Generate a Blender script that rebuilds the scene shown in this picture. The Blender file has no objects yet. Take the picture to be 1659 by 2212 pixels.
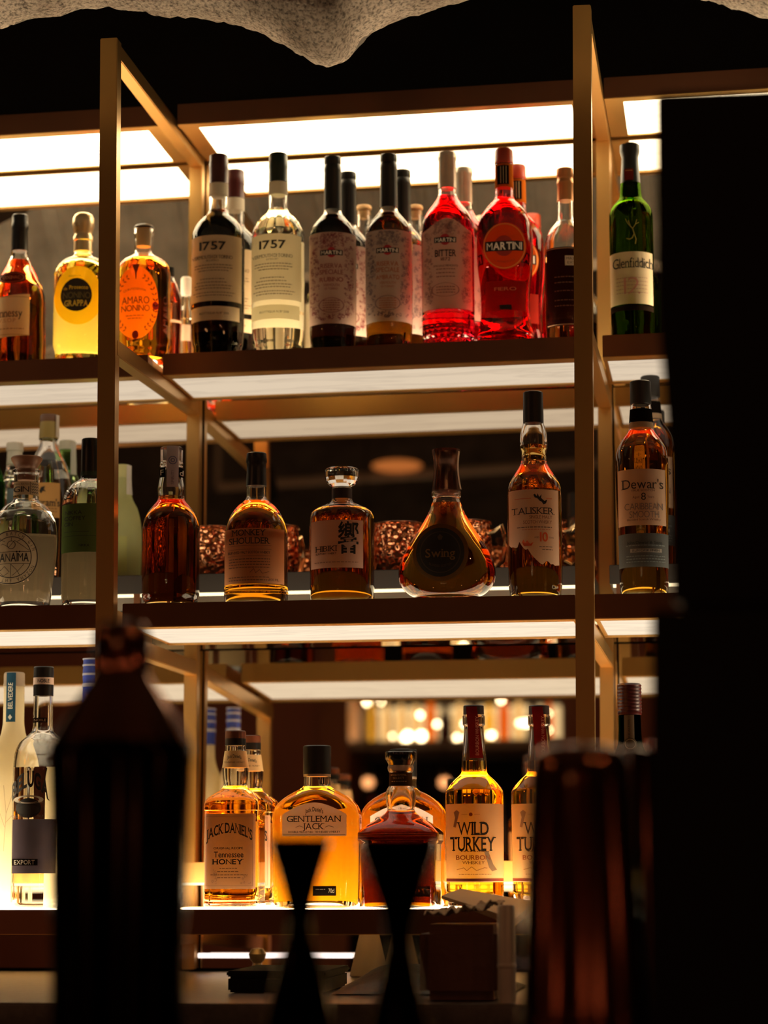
import bpy, bmesh, math, random
from mathutils import Vector, Matrix, noise
from mathutils.geometry import tessellate_polygon
R = math.radians
sc = bpy.context.scene
C = sc.collection
# ------------------------------------------------------------------ camera
F = 5200.0                                   # focal length in pixels of the 1659 x 2212 frame
YAW, PITCH, ROLL = 0.142728, 0.147761, -0.004
D1, CX = 3.385, 0.895                        # camera stands 3.385 m in front of the front posts, eye level is z = 0
CAM = Vector((CX, -D1, 0.0))
FWD = Vector((-math.sin(YAW) * math.cos(PITCH), math.cos(YAW) * math.cos(PITCH), math.sin(PITCH)))
_r = Vector((math.cos(YAW), math.sin(YAW), 0)); _u = _r.cross(FWD)
RT = _r * math.cos(ROLL) + _u * math.sin(ROLL); UP = -_r * math.sin(ROLL) + _u * math.cos(ROLL)
cd = bpy.data.cameras.new('camera'); cam = bpy.data.objects.new('camera', cd); C.objects.link(cam)
m = Matrix((RT, UP, -FWD)).transposed().to_4x4(); m.translation = CAM; cam.matrix_world = m
cd.sensor_fit = 'VERTICAL'; cd.sensor_height = 36; cd.lens = F / 2212 * 36
cd.clip_start = 0.05; cd.clip_end = 60
cd.dof.use_dof = True; cd.dof.focus_distance = 3.48; cd.dof.aperture_fstop = 3.4; cd.dof.aperture_blades = 0
sc.camera = cam
# ------------------------------------------------------------------ world, lights, exposure
w = bpy.data.worlds.new('night'); sc.world = w; w.use_nodes = True
w.node_tree.nodes['Background'].inputs[0].default_value = (0.012, 0.008, 0.006, 1)
w.node_tree.nodes['Background'].inputs[1].default_value = 0.15
vs = sc.view_settings
sc.display_settings.display_device = 'sRGB'
vs.view_transform = 'Standard'; vs.look = 'None'; vs.gamma = 1; vs.use_curve_mapping = False; vs.exposure = 0.0
cy = sc.cycles
cy.use_denoising = True
cy.max_bounces = 18; cy.diffuse_bounces = 4; cy.glossy_bounces = 6; cy.transmission_bounces = 16; cy.transparent_max_bounces = 24; cy.volume_bounces = 0
cy.sample_clamp_indirect = 5; cy.blur_glossy = 0.4
cy.caustics_refractive = True; cy.caustics_reflective = True
G_TOP, G_S1U, G_S1T, G_S2U, G_S2T, G_S3T = 7.0, 0.75, 20.0, 1.05, 4.0, 20.0     # light panel strengths
LAMP = 0.30                                   # room lamps

def at(px, py, Y):
    """world X, Z of the photo point px, py on the plane y = Y"""
    d = RT * ((px - 829.5) / F) - UP * ((py - 1106) / F) + FWD
    t = (Y + D1) / d.y
    return CAM.x + d.x * t, d.z * t
def mpp(X, Y, Z=0.4):
    return (Vector((X, Y, Z)) - CAM).dot(FWD) / F
TILT = R(1.5)                                # the lowest mirrors lean back a little
YM = 0.588                                   # mirror plane
# ------------------------------------------------------------------ materials
def lin(h):
    h = h.lstrip('#'); o = []
    for i in (0, 2, 4):
        v = int(h[i:i + 2], 16) / 255
        o.append(v / 12.92 if v <= 0.04045 else ((v + 0.055) / 1.055) ** 2.4)
    return (*o, 1)
_m = {}
def mat(name):
    m = bpy.data.materials.new(name); m.use_nodes = True
    nt = m.node_tree; nt.nodes.clear()
    return m, nt, nt.nodes.new('ShaderNodeOutputMaterial')
def pbr(name, col, rough=0.5, metal=0.0, bump=None, var=0.0, scale=20, spec=0.5, coat=0):
    if name in _m: return _m[name]
    m, nt, out = mat(name)
    b = nt.nodes.new('ShaderNodeBsdfPrincipled')
    c = lin(col) if isinstance(col, str) else (*col, 1)
    b.inputs['Base Color'].default_value = c
    b.inputs['Roughness'].default_value = rough; b.inputs['Metallic'].default_value = metal
    b.inputs['Specular IOR Level'].default_value = spec; b.inputs['Coat Weight'].default_value = coat
    if var or bump:
        tc = nt.nodes.new('ShaderNodeTexCoord')
        n = nt.nodes.new('ShaderNodeTexNoise'); n.inputs['Scale'].default_value = scale; n.inputs['Detail'].default_value = 6
        nt.links.new(tc.outputs['Object'], n.inputs['Vector'])
        if var:
            r = nt.nodes.new('ShaderNodeMix'); r.data_type = 'RGBA'
            r.inputs[6].default_value = tuple(x * (1 - var) for x in c[:3]) + (1,)
            r.inputs[7].default_value = tuple(min(1, x * (1 + var)) for x in c[:3]) + (1,)
            nt.links.new(n.outputs['Fac'], r.inputs[0]); nt.links.new(r.outputs[2], b.inputs['Base Color'])
        if bump:
            bp = nt.nodes.new('ShaderNodeBump'); bp.inputs['Strength'].default_value = bump; bp.inputs['Distance'].default_value = 0.01
            nt.links.new(n.outputs['Fac'], bp.inputs['Height']); nt.links.new(bp.outputs[0], b.inputs['Normal'])
    nt.links.new(b.outputs[0], out.inputs[0]); _m[name] = m
    return m
def glass(name, col=(1, 1, 1), rough=0.0, ior=1.45):
    if name in _m: return _m[name]
    m, nt, out = mat(name)
    g = nt.nodes.new('ShaderNodeBsdfGlass'); g.inputs['Color'].default_value = (*col, 1)
    g.inputs['Roughness'].default_value = rough; g.inputs['IOR'].default_value = ior
    nt.links.new(g.outputs[0], out.inputs[0]); _m[name] = m
    return m
def liquid(name, sig):
    """coloured drink: sig = absorption per metre for red, green, blue"""
    if name in _m: return _m[name]
    m, nt, out = mat(name)
    v = nt.nodes.new('ShaderNodeVolumeAbsorption'); mx = max(sig) * 1.02
    v.inputs['Color'].default_value = (*(1 - s / mx for s in sig), 1); v.inputs['Density'].default_value = mx
    nt.links.new(v.outputs[0], out.inputs['Volume']); _m[name] = m
    return m
def paper(name, col, trans=0.3, rough=0.6):
    if name in _m: return _m[name]
    m, nt, out = mat(name); c = lin(col)
    d = nt.nodes.new('ShaderNodeBsdfDiffuse'); d.inputs[0].default_value = c
    t = nt.nodes.new('ShaderNodeBsdfTranslucent'); t.inputs[0].default_value = c
    x = nt.nodes.new('ShaderNodeMixShader'); x.inputs[0].default_value = trans
    nt.links.new(d.outputs[0], x.inputs[1]); nt.links.new(t.outputs[0], x.inputs[2]); nt.links.new(x.outputs[0], out.inputs[0])
    _m[name] = m
    return m
def ink(col):
    k = 'ink_' + col
    return pbr(k, col, 0.6)
def glow(name, col, s, veins=False):
    if name in _m: return _m[name]
    m, nt, out = mat(name)
    e = nt.nodes.new('ShaderNodeEmission'); e.inputs[0].default_value = (*col, 1); e.inputs[1].default_value = s
    if veins:                                # backlit white marble
        tc = nt.nodes.new('ShaderNodeTexCoord'); mp = nt.nodes.new('ShaderNodeMapping'); mp.inputs['Scale'].default_value = (2.2, 16, 1)
        n = nt.nodes.new('ShaderNodeTexNoise'); n.inputs['Scale'].default_value = 1.6; n.inputs['Detail'].default_value = 8; n.inputs['Distortion'].default_value = 1.2
        r = nt.nodes.new('ShaderNodeValToRGB')
        r.color_ramp.elements[0].position = 0.44; r.color_ramp.elements[0].color = (1, 1, 1, 1)
        r.color_ramp.elements[1].position = 0.56; r.color_ramp.elements[1].color = (1, 1, 1, 1)
        k = r.color_ramp.elements.new(0.5); k.color = (0.86, 0.85, 0.85, 1)
        mu = nt.nodes.new('ShaderNodeMix'); mu.data_type = 'RGBA'; mu.blend_type = 'MULTIPLY'; mu.inputs[0].default_value = 1
        mu.inputs[7].default_value = (*col, 1)
        nt.links.new(tc.outputs['Object'], mp.inputs[0]); nt.links.new(mp.outputs[0], n.inputs['Vector']); nt.links.new(n.outputs['Fac'], r.inputs[0])
        nt.links.new(r.outputs[0], mu.inputs[6]); nt.links.new(mu.outputs[2], e.inputs[0])
    nt.links.new(e.outputs[0], out.inputs[0]); _m[name] = m
    return m
CLEAR = glass('clear_glass')
BRASS = pbr('brushed_brass', (0.62, 0.37, 0.125), 0.34, 1.0, var=0.08, scale=14)
BRONZE = pbr('dark_bronze', (0.20, 0.085, 0.045), 0.34, 0.85, var=0.2, scale=9)
BLACK = pbr('black_plastic', '#0b0a0a', 0.35)
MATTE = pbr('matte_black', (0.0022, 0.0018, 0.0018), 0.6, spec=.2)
WHISKY = liquid('whisky', (5.5, 19, 60)); DARKWH = liquid('dark_whisky', (11, 36, 90)); GOLDWH = liquid('golden_whisky', (0.8, 9, 60))
COGNAC = liquid('cognac', (2.5, 18, 46)); RED = liquid('red_bitter', (6, 85, 62)); VERMOUTH = liquid('red_vermouth', (85, 120, 130))
PALE = liquid('pale_vermouth', (0.3, 0.7, 3.2)); GRAPPA = liquid('yellow_grappa', (0.2, 1.8, 16)); AMARO = liquid('orange_amaro', (0.4, 9, 48))
WATER = liquid('clear_spirit', (0.25, 0.25, 0.35)); RUM = liquid('dark_rum', (14, 34, 60)); RUBY = liquid('ruby_cognac', (6, 40, 60))
# ------------------------------------------------------------------ mesh helpers
def tag(o, label, cat, group=None, kind=None):
    if label: o['label'] = label
    if cat: o['category'] = cat
    if group: o['group'] = group
    if kind: o['kind'] = kind
    return o
def mesh_obj(name, vs, fs, mats, parent=None, mi=None, smooth=True, sharp=40, loc=None):
    me = bpy.data.meshes.new(name); me.from_pydata([tuple(v) for v in vs], [], fs)
    if not isinstance(mats, (list, tuple)): mats = [mats]
    for x in mats: me.materials.append(x)
    if mi:
        for p, i in zip(me.polygons, mi): p.material_index = i
    if smooth:
        for p in me.polygons: p.use_smooth = True
        try: me.set_sharp_from_angle(angle=R(sharp))
        except Exception: pass
    me.update()
    o = bpy.data.objects.new(name, me); C.objects.link(o)
    if parent: o.parent = parent
    if loc: o.location = loc
    return o
class MB:
    def __init__(s): s.v = []; s.f = []; s.mi = []
    def add(s, vs, fs, mi=0):
        b = len(s.v); s.v += [tuple(v) for v in vs]
        for f in fs: s.f.append(tuple(i + b for i in f)); s.mi.append(mi)
    def box(s, x0, x1, y0, y1, z0, z1, mi=0, M=None, bev=0.0):
        x0, x1 = min(x0, x1), max(x0, x1); y0, y1 = min(y0, y1), max(y0, y1); z0, z1 = min(z0, z1), max(z0, z1)
        if bev:
            bm = bmesh.new(); bmesh.ops.create_cube(bm, size=1)
            for v in bm.verts: v.co = Vector((x0 + (v.co.x + .5) * (x1 - x0), y0 + (v.co.y + .5) * (y1 - y0), z0 + (v.co.z + .5) * (z1 - z0)))
            bmesh.ops.bevel(bm, geom=bm.edges[:], offset=bev, segments=2, affect='EDGES')
            bm.verts.index_update(); vs = [v.co.copy() for v in bm.verts]; fs = [[v.index for v in f.verts] for f in bm.faces]; bm.free()
        else:
            vs = [(x, y, z) for z in (z0, z1) for y in (y0, y1) for x in (x0, x1)]
            fs = [(0, 2, 3, 1), (4, 5, 7, 6), (0, 1, 5, 4), (2, 6, 7, 3), (0, 4, 6, 2), (1, 3, 7, 5)]
        if M: vs = [M @ Vector(v) for v in vs]
        s.add(vs, fs, mi)
    def beam(s, a, b, wx, wz, mi=0, bev=0.0012):
        """square bar from a to b"""
        a, b = Vector(a), Vector(b); d = b - a; L = d.length; d.normalize()
        side = Vector((1, 0, 0)) if abs(d.x) < 0.7 else Vector((0, 1, 0))
        up = side.cross(d).normalized(); side = d.cross(up).normalized()
        M = Matrix((side, d, up)).transposed().to_4x4(); M.translation = a
        s.box(-wx / 2, wx / 2, 0, L, -wz / 2, wz / 2, mi, M, bev)
    def lathe(s, prof, segs=40, mi=0, cx=0, cyy=0, caps=True, M=None):
        vs = []; fs = []; n = len(prof)
        for r, z in prof:
            for k in range(segs):
                t = 2 * math.pi * k / segs; vs.append((cx + r * math.sin(t), cyy - r * math.cos(t), z))
        for i in range(n - 1):
            for k in range(segs):
                a = i * segs + k; b = i * segs + (k + 1) % segs; fs.append((a, b, b + segs, a + segs))
        if caps: fs.append(tuple(range(segs - 1, -1, -1))); fs.append(tuple((n - 1) * segs + k for k in range(segs)))
        if M: vs = [M @ Vector(v) for v in vs]
        s.add(vs, fs, mi)
    def sphere(s, c, r, mi=0, sx=1, sz=1, seg=16, ring=10):
        s.lathe([(max(1e-4, r * sx * math.sin(math.pi * i / ring)), c[2] - r * sz * math.cos(math.pi * i / ring)) for i in range(ring + 1)], seg, mi, c[0], c[1])
    def tube(s, pts, r, seg=8, mi=0, close=False):
        pts = [Vector(p) for p in pts]; n = len(pts); vs = []; fs = []
        for i, p in enumerate(pts):
            a = pts[max(i - 1, 0)]; b = pts[min(i + 1, n - 1)]; d = (b - a).normalized()
            u = d.cross(Vector((0, 0, 1)));  u = u.normalized() if u.length > 1e-3 else Vector((1, 0, 0))
            v = d.cross(u)
            for k in range(seg):
                t = 2 * math.pi * k / seg; vs.append(p + u * r * math.cos(t) + v * r * math.sin(t))
        for i in range(n - 1):
            for k in range(seg):
                fs.append((i * seg + k, i * seg + (k + 1) % seg, (i + 1) * seg + (k + 1) % seg, (i + 1) * seg + k))
        fs.append(tuple(range(seg - 1, -1, -1))); fs.append(tuple((n - 1) * seg + k for k in range(seg)))
        s.add(vs, fs, mi)
    def build(s, name, mats, parent=None, smooth=True, sharp=35, loc=None):
        return mesh_obj(name, s.v, s.f, mats, parent, s.mi, smooth, sharp, loc)
def empty(name, loc, label=None, cat=None, group=None, rz=0):
    o = bpy.data.objects.new(name, None); C.objects.link(o); o.location = loc; o.rotation_euler = (0, 0, rz)
    o.empty_display_size = 0.02
    return tag(o, label, cat, group)
def dup(root, loc, label, group=None, rz=0, sc_=1.0):
    r = root.copy(); C.objects.link(r); r.location = loc; r.rotation_euler = (0, 0, rz); r.scale = (sc_,) * 3
    r['label'] = label
    if group: r['group'] = group
    for ch in list(root.children):
        c = ch.copy(); C.objects.link(c); c.parent = r
        for g in list(ch.children):
            d = g.copy(); C.objects.link(d); d.parent = c
    return r
# ------------------------------------------------------------------ lettering
_g = {}
def glyph(ch, bold=0.0):
    k = (ch, round(bold, 3))
    if k in _g: return _g[k]
    cu = bpy.data.curves.new('glyph', 'FONT'); cu.body = ch; cu.size = 1; cu.offset = 0.0 if ch in 'MWN' else bold; cu.resolution_u = 3
    ob = bpy.data.objects.new('glyph', cu); C.objects.link(ob)
    bpy.context.view_layer.update()
    me = bpy.data.meshes.new_from_object(ob.evaluated_get(bpy.context.evaluated_depsgraph_get()))
    vs = [(v.co.x, v.co.y) for v in me.vertices]; fs = [tuple(p.vertices) for p in me.polygons]
    bpy.data.objects.remove(ob); bpy.data.curves.remove(cu); bpy.data.meshes.remove(me)
    if vs:
        x0 = min(v[0] for v in vs); x1 = max(v[0] for v in vs)
    else: x0, x1 = 0, 0.28
    _g[k] = ([(v[0] - x0, v[1]) for v in vs], fs, x1 - x0)
    return _g[k]
CAPH = max(v[1] for v in glyph('H')[0])
SERIF = {'A': ((.03, .97), ()), 'B': ((.08,), (.08,)), 'D': ((.08,), (.08,)), 'E': ((.08,), (.08,)), 'F': ((.1,), (.08,)), 'H': ((.08, .92), (.08, .92)), 'I': ((.5,), (.5,)),
         'J': ((), (.85,)), 'K': ((.08, .95), (.08, .92)), 'L': ((.08,), (.1,)), 'M': ((.06, .94), (.06, .94)), 'N': ((.07,), (.07, .93)), 'P': ((.1,), (.08,)), 'R': ((.09, .96), (.08,)),
         'T': ((.5,), ()), 'U': ((), (.08, .92)), 'V': ((), (.03, .97)), 'W': ((), (.02, .98)), 'X': ((.05, .95), (.05, .95)), 'Y': ((.5,), (.04, .96)), '1': ((.62,), ())}
LOWS = {'n': (.1, .9), 'm': (.06, .5, .94), 'h': (.1, .9), 'l': (.5,), 'i': (.5,), 'r': (.15,), 'f': (.4,), 'd': (.92,), 'k': (.1, .9), 'p': ()}
def layout(body, bold=0.0, serif=False, gap=0.085):
    """list of (vertices, faces) for a line of lettering, cap height 1, and its width"""
    x = 0; out = []
    for ch in body:
        if ch == ' ': x += 0.34; continue
        vs, fs, wd = glyph(ch, bold)
        k = 1 / CAPH
        P = [((x + v[0] * k), v[1] * k) for v in vs]; Fs = list(fs)
        w_ = wd * k
        if serif:
            bot, top = SERIF.get(ch, ((), ()))
            if ch in LOWS: bot = LOWS[ch]
            for fr, y0, y1 in [(q, 0, .075) for q in bot] + [(q, .925, 1) for q in top]:
                b = len(P); c = x + fr * w_; h = .19
                P += [(c - h, y0), (c + h, y0), (c + h, y1), (c - h, y1)]; Fs.append((b, b + 1, b + 2, b + 3))
        out.append((P, Fs, x + w_ / 2)); x += w_ + gap
    return out, max(x - gap, 0.01)
# ------------------------------------------------------------------ bottles
class Bottle:
    """a bottle whose outline is measured in photo pixels: prof = [(row, half width), ...] top to base, standing at depth Y"""
    def __init__(s, name, label, cat, cx, Y, zb, prof, group=None, n=2, dr=1.0, rz=0.0, gmat=None, wall=0.0028, liq=None, segs=48, nb=None, empty_glass=True, flat=False):
        s.cx, s.Y, s.zb, s.n, s.dr, s.rz, s.flat = cx, Y, zb, n, dr, rz, flat
        s.X = at(cx, prof[-1][0], Y)[0]
        s.k = mpp(s.X, Y)
        s.root = empty(name, (s.X, Y, zb + .0009), label, cat, group, rz)
        s.phi = math.atan2(CX - s.X, Y + D1) - rz
        P = [(s.z(y), h * s.k) for y, h in prof]
        P = [p for p in P if p[0] > 0.004]; P.append((0.0, prof[-1][1] * s.k))
        s.P = P[::-1]                         # base to top
        s.nb = nb if nb is not None else n
        s.segs = segs
        s.make_glass(gmat or CLEAR, wall, liq)
    def z(s, y): return at(s.cx, y, s.Y)[1] - s.zb
    def hw(s, z):
        P = s.P
        if z <= P[0][0]: return P[0][1]
        for (a, ra), (b, rb) in zip(P, P[1:]):
            if z <= b: return ra + (rb - ra) * (z - a) / max(b - a, 1e-6)
        return P[-1][1]
    def expo(s, z):
        """squareness: the body is square, the neck round"""
        if s.n == 2: return 2
        rmax = max(p[1] for p in s.P); r = s.hw(z)
        t = min(1, max(0, (r / rmax - 0.5) / 0.42)); return 2 + (s.n - 2) * t * t
    def drat(s, z):
        if s.dr == 1: return 1
        rmax = max(p[1] for p in s.P); rmin = min(p[1] for p in s.P); r = s.hw(z)
        t = min(1, max(0, (r - rmin) / max(rmax - rmin, 1e-6))); return 1 + (s.dr - 1) * t
    def ring(s, z, r):
        e = s.expo(z); d = s.drat(z); o = []
        for k in range(s.segs):
            t = 2 * math.pi * (k + .5) / s.segs; c, q = math.sin(t), -math.cos(t)
            f = (abs(c) ** e + abs(q) ** e) ** (-1 / e)
            o.append((r * c * f, r * d * q * f, z))
        return o
    def solid(s, prof):
        """closed revolved solid from [(z, r), ...]"""
        vs = []; fs = []; S = s.segs
        for z, r in prof: vs += s.ring(z, max(r, 1e-4))
        for i in range(len(prof) - 1):
            for k in range(S):
                a = i * S + k; b = i * S + (k + 1) % S; fs.append((a, b, b + S, a + S))
        fs.append(tuple(range(S - 1, -1, -1))); fs.append(tuple((len(prof) - 1) * S + k for k in range(S)))
        return vs, fs
    def smoothP(s, P, sub=5):
        """round off the outline between the measured points"""
        if s.flat: return P
        Q = []
        n = len(P)
        for i in range(n - 1):
            p0 = P[max(i - 1, 0)]; p1 = P[i]; p2 = P[i + 1]; p3 = P[min(i + 2, n - 1)]
            dz = p2[0] - p1[0]
            if dz < 1e-5: Q.append(p1); continue
            def sl(a, b): return (b[1] - a[1]) / max(b[0] - a[0], 1e-5)
            d = sl(p1, p2); m1 = sl(p0, p1) if i else d; m2 = sl(p2, p3) if i + 2 < n else d
            m1 = 0 if m1 * d <= 0 else 2 * m1 * d / (m1 + d); m2 = 0 if m2 * d <= 0 else 2 * m2 * d / (m2 + d)
            for k in range(sub):
                t = k / sub; t2 = t * t; t3 = t2 * t
                r = (2 * t3 - 3 * t2 + 1) * p1[1] + (t3 - 2 * t2 + t) * dz * m1 + (-2 * t3 + 3 * t2) * p2[1] + (t3 - t2) * dz * m2
                Q.append((p1[0] + dz * t, r))
        Q.append(P[-1])
        return Q
    def make_glass(s, gmat, wall, liq):
        top = s.P[-1][0]
        out = s.smoothP(s.P); s.P = out
        b = min(0.004, out[0][1] * .2)
        outer = [(0.0015, out[0][1] * .55), (0.0, out[0][1] * .72), (0.0, out[0][1] - b)] + [(max(z, b * .8) if i == 0 else z, r) for i, (z, r) in enumerate(out) if z > b * .5 or i == 0]
        if liq: lz = s.z(liq[1])
        else: lz = 0.012
        lz = min(lz, top - 0.012)
        inner = [(z, max(r - wall, 0.002)) for z, r in out if z > lz + .001]
        rl = max(s.hw(lz) - wall, .002)
        inn = [(top - 0.0005, max(out[-1][1] - wall, .003))] + inner[::-1][1:] + [(lz, rl)]
        vs, fs = s.solid(outer + inn)
        s.glass = mesh_obj('glass_body', vs, fs, gmat, s.root, sharp=50)
        if liq:
            body = [(z, max(r - wall * 1.15, .002)) for z, r in out if 0.009 < z < lz - .001]
            prof = [(0.009, max(s.hw(0.009) - wall * 1.15, .002))] + body + [(lz - .0006, max(s.hw(lz) - wall * 1.15, .002))]
            vs, fs = s.solid(prof)
            s.liq = mesh_obj('liquid', vs, fs, liq[0], s.root, sharp=50)
    def lathe(s, name, prof, mt, segs=None, grow=0.0, sq=False, cx=None, sharp=35, parent=None):
        """cap, stopper, ring: solid from pixel outline"""
        P = sorted([(s.z(y), h * s.k + grow) for y, h in prof])
        if sq: vs, fs = s.solid(P)
        else:
            b = MB(); b.lathe([(r, z) for z, r in P], segs or 36); vs, fs = b.v, b.f
        return mesh_obj(name, vs, fs, mt, parent or s.root, sharp=sharp)
    # --- surface mapping
    def pos(s, x, z, off):
        """front surface point seen at photo column x"""
        r = s.hw(z)
        o = (x - s.cx) * s.k
        if s.n == 2 and s.dr == 1:
            q = max(-.985, min(.985, o / max(r, 1e-5))); t = s.phi + math.asin(q)
            return ((r + off) * math.sin(t), -(r + off) * math.cos(t), z)
        d = s.drat(z); e = s.expo(z)
        lx = o / math.cos(s.phi)
        for _ in range(3):
            q = min(.995, abs(lx) / max(r, 1e-5)); dep = r * d * (1 - q ** e) ** (1 / e)
            lx = (o + dep * math.sin(s.phi)) / math.cos(s.phi)
            lx = max(-r * .995, min(r * .995, lx))
        q = min(.995, abs(lx) / max(r, 1e-5)); dep = r * d * (1 - q ** e) ** (1 / e)
        return (lx, -dep - off, z)
    def label(s, name, x0, x1, ytop, ybot, col, items=(), trans=0.3, ncol=28, nrow=3, wrap=False, lift=0.0004, border=None, lab=None, mt=None):
        """paper label between columns x0..x1; ytop, ybot rows or functions of u in -1..1"""
        ft = ytop if callable(ytop) else (lambda u: ytop); fb = ybot if callable(ybot) else (lambda u: ybot)
        b = MB(); mats = [mt or paper('paper_' + col + '_%d' % int(trans * 100), col, trans)]
        idx = {}
        def mi(c):
            if c not in idx: idx[c] = len(mats); mats.append(ink(c))
            return idx[c]
        vs = []; fs = []
        for i in range(ncol + 1):
            u = -1 + 2 * i / ncol
            for j in range(nrow + 1):
                y = ft(u) + (fb(u) - ft(u)) * j / nrow; z = s.z(y)
                if wrap:
                    t = u * R(150); r = s.hw(z) + lift; vs.append((r * math.sin(t), -r * math.cos(t), z))
                else: vs.append(s.pos(x0 + (x1 - x0) * (u + 1) / 2, z, lift))
        for i in range(ncol):
            for j in range(nrow):
                a = i * (nrow + 1) + j; fs.append((a, a + 1, a + nrow + 2, a + nrow + 1))
        b.add(vs, fs, 0)
        for i_, it in enumerate(items): s.item(b, it, mi, lift + .00004 * min(i_, 12))
        o = b.build(name, mats, s.root, sharp=60)
        if lab: o['label'] = lab
        return o
    def back_label(s, ytop, ybot, half=R(62), col='#e8dfcb', trans=.45):
        vs = []; n = 24
        for i in range(n + 1):
            for y in (ytop, ybot):
                z = s.z(y); r = s.hw(z) + .0003; e = s.expo(z)
                if s.n == 2: t = -half + 2 * half * i / n; x = r * math.sin(t)
                else: x = r * math.sin(half) * (-1 + 2 * i / n)
                vs.append((x, r * s.drat(z) * (1 - min(.999, abs(x) / r) ** e) ** (1 / e) + .0002, z))
        fs = [(2 * i, 2 * i + 2, 2 * i + 3, 2 * i + 1) for i in range(n)]
        return mesh_obj('back_label', vs, fs, paper('paper_' + col + '_%d' % int(trans * 100), col, trans), s.root)
    def marks(s, name, items, lift=0.0002, parent=None):
        """printing straight on the glass"""
        b = MB(); mats = []; idx = {}
        def mi(c):
            if c not in idx: idx[c] = len(mats); mats.append(ink(c))
            return idx[c]
        for i_, it in enumerate(items): s.item(b, it, mi, lift + .00004 * min(i_, 12))
        return b.build(name, mats, parent or s.root, sharp=60)
    def item(s, b, it, mi, lift):
        k = it[0]; L2 = lift + 0.0005
        if k == 'T':                          # text: body, xc, yc, cap height, width or None, colour, bold, serif, arc rise
            _, body, xc, yc, h, wd, col = it[:7]; bold = it[7] if len(it) > 7 else 0.0; ser = it[8] if len(it) > 8 else False; arc = it[9] if len(it) > 9 else 0
            gl, W = layout(body, bold, ser); sx = (wd / W) if wd else h; m_ = mi(col)
            for P, Fs, gc in gl:
                dy = 0; sl = 0
                if arc:
                    u = (gc / W - .5) * 2; dy = arc * (1 - u * u) - arc * .5; sl = -2 * arc * u / (sx * W / 2)
                vs = [s.pos(xc + (p[0] - W / 2) * sx, s.z(yc + h / 2 - p[1] * h - dy - sl * (p[0] - gc) * sx), L2) for p in P]
                b.add(vs, Fs, m_)
        elif k == 'V':                        # vertical text, reading upwards: body, xc, yc, cap height, length, colour
            _, body, xc, yc, h, ln, col = it[:7]; dn = -1 if len(it) > 7 else 1
            gl, W = layout(body, 0.01); sx = ln / W; m_ = mi(col)
            for P, Fs, gc in gl:
                vs = [s.pos(xc + dn * (h / 2 - p[1] * h), s.z(yc - dn * (p[0] - W / 2) * sx), L2) for p in P]
                b.add(vs, Fs, m_)
        elif k == 'R':                        # filled bar: x0, x1, y0, y1, colour
            _, x0, x1, y0, y1, col = it; n = 24; L3 = lift + 0.0003; vs = []; fs = []
            for i in range(n + 1):
                x = x0 + (x1 - x0) * i / n; vs += [s.pos(x, s.z(y0), L3), s.pos(x, s.z(y1), L3)]
            fs = [(2 * i, 2 * i + 1, 2 * i + 3, 2 * i + 2) for i in range(n)]
            b.add(vs, fs, mi(col))
        elif k == 'F':                        # small print: x0, x1, y, height, colour, seed
            _, x0, x1, y, h, col, sd = it; rnd = random.Random(sd); x = x0; m_ = mi(col)
            while x < x1:
                ww = min(rnd.uniform(1.6, 4.2) * h, x1 - x)
                vs = [s.pos(x, s.z(y + h / 2), L2), s.pos(x + ww, s.z(y + h / 2), L2), s.pos(x + ww, s.z(y - h / 2), L2), s.pos(x, s.z(y - h / 2), L2)]
                b.add(vs, [(0, 1, 2, 3)], m_); x += ww + h * .8
        elif k == 'E':                        # ellipse or ring: xc, yc, rx, ry, colour, inner fraction
            _, xc, yc, rx, ry, col = it[:6]; inn = it[6] if len(it) > 6 else 0.0; L3 = lift + .00025; n = 44; vs = []; fs = []
            NR = 2 if inn > .5 else 9
            for q in [max(inn, .02) + (1 - max(inn, .02)) * (1 - j / (NR - 1)) for j in range(NR)]:
                for i in range(n):
                    t = 2 * math.pi * i / n; vs.append(s.pos(xc + rx * q * math.cos(t), s.z(yc + ry * q * math.sin(t)), L3))
            for j in range(NR - 1):
                for i in range(n): fs.append((j * n + i, j * n + (i + 1) % n, (j + 1) * n + (i + 1) % n, (j + 1) * n + i))
            b.add(vs, fs, mi(col))
        elif k == 'P':                        # polygon: points, colour
            _, pts, col = it
            tr = tessellate_polygon([[Vector((p[0], p[1], 0)) for p in pts]])
            b.add([s.pos(p[0], s.z(p[1]), L2) for p in pts], [tuple(t) for t in tr], mi(col))
        elif k == 'S':                        # pen stroke: points, width, colour
            _, pts, wd, col = it; m_ = mi(col)
            for (xa, ya), (xb, yb) in zip(pts, pts[1:]):
                dx, dy = xb - xa, yb - ya; q = math.hypot(dx, dy) or 1; nx, ny = -dy / q * wd / 2, dx / q * wd / 2; ex, ey = dx / q * wd * .3, dy / q * wd * .3
                b.add([s.pos(x, s.z(y), L2) for x, y in ((xa + nx - ex, ya + ny - ey), (xb + nx + ex, yb + ny + ey), (xb - nx + ex, yb - ny + ey), (xa - nx - ex, ya - ny - ey))], [(0, 1, 2, 3)], m_)
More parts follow.
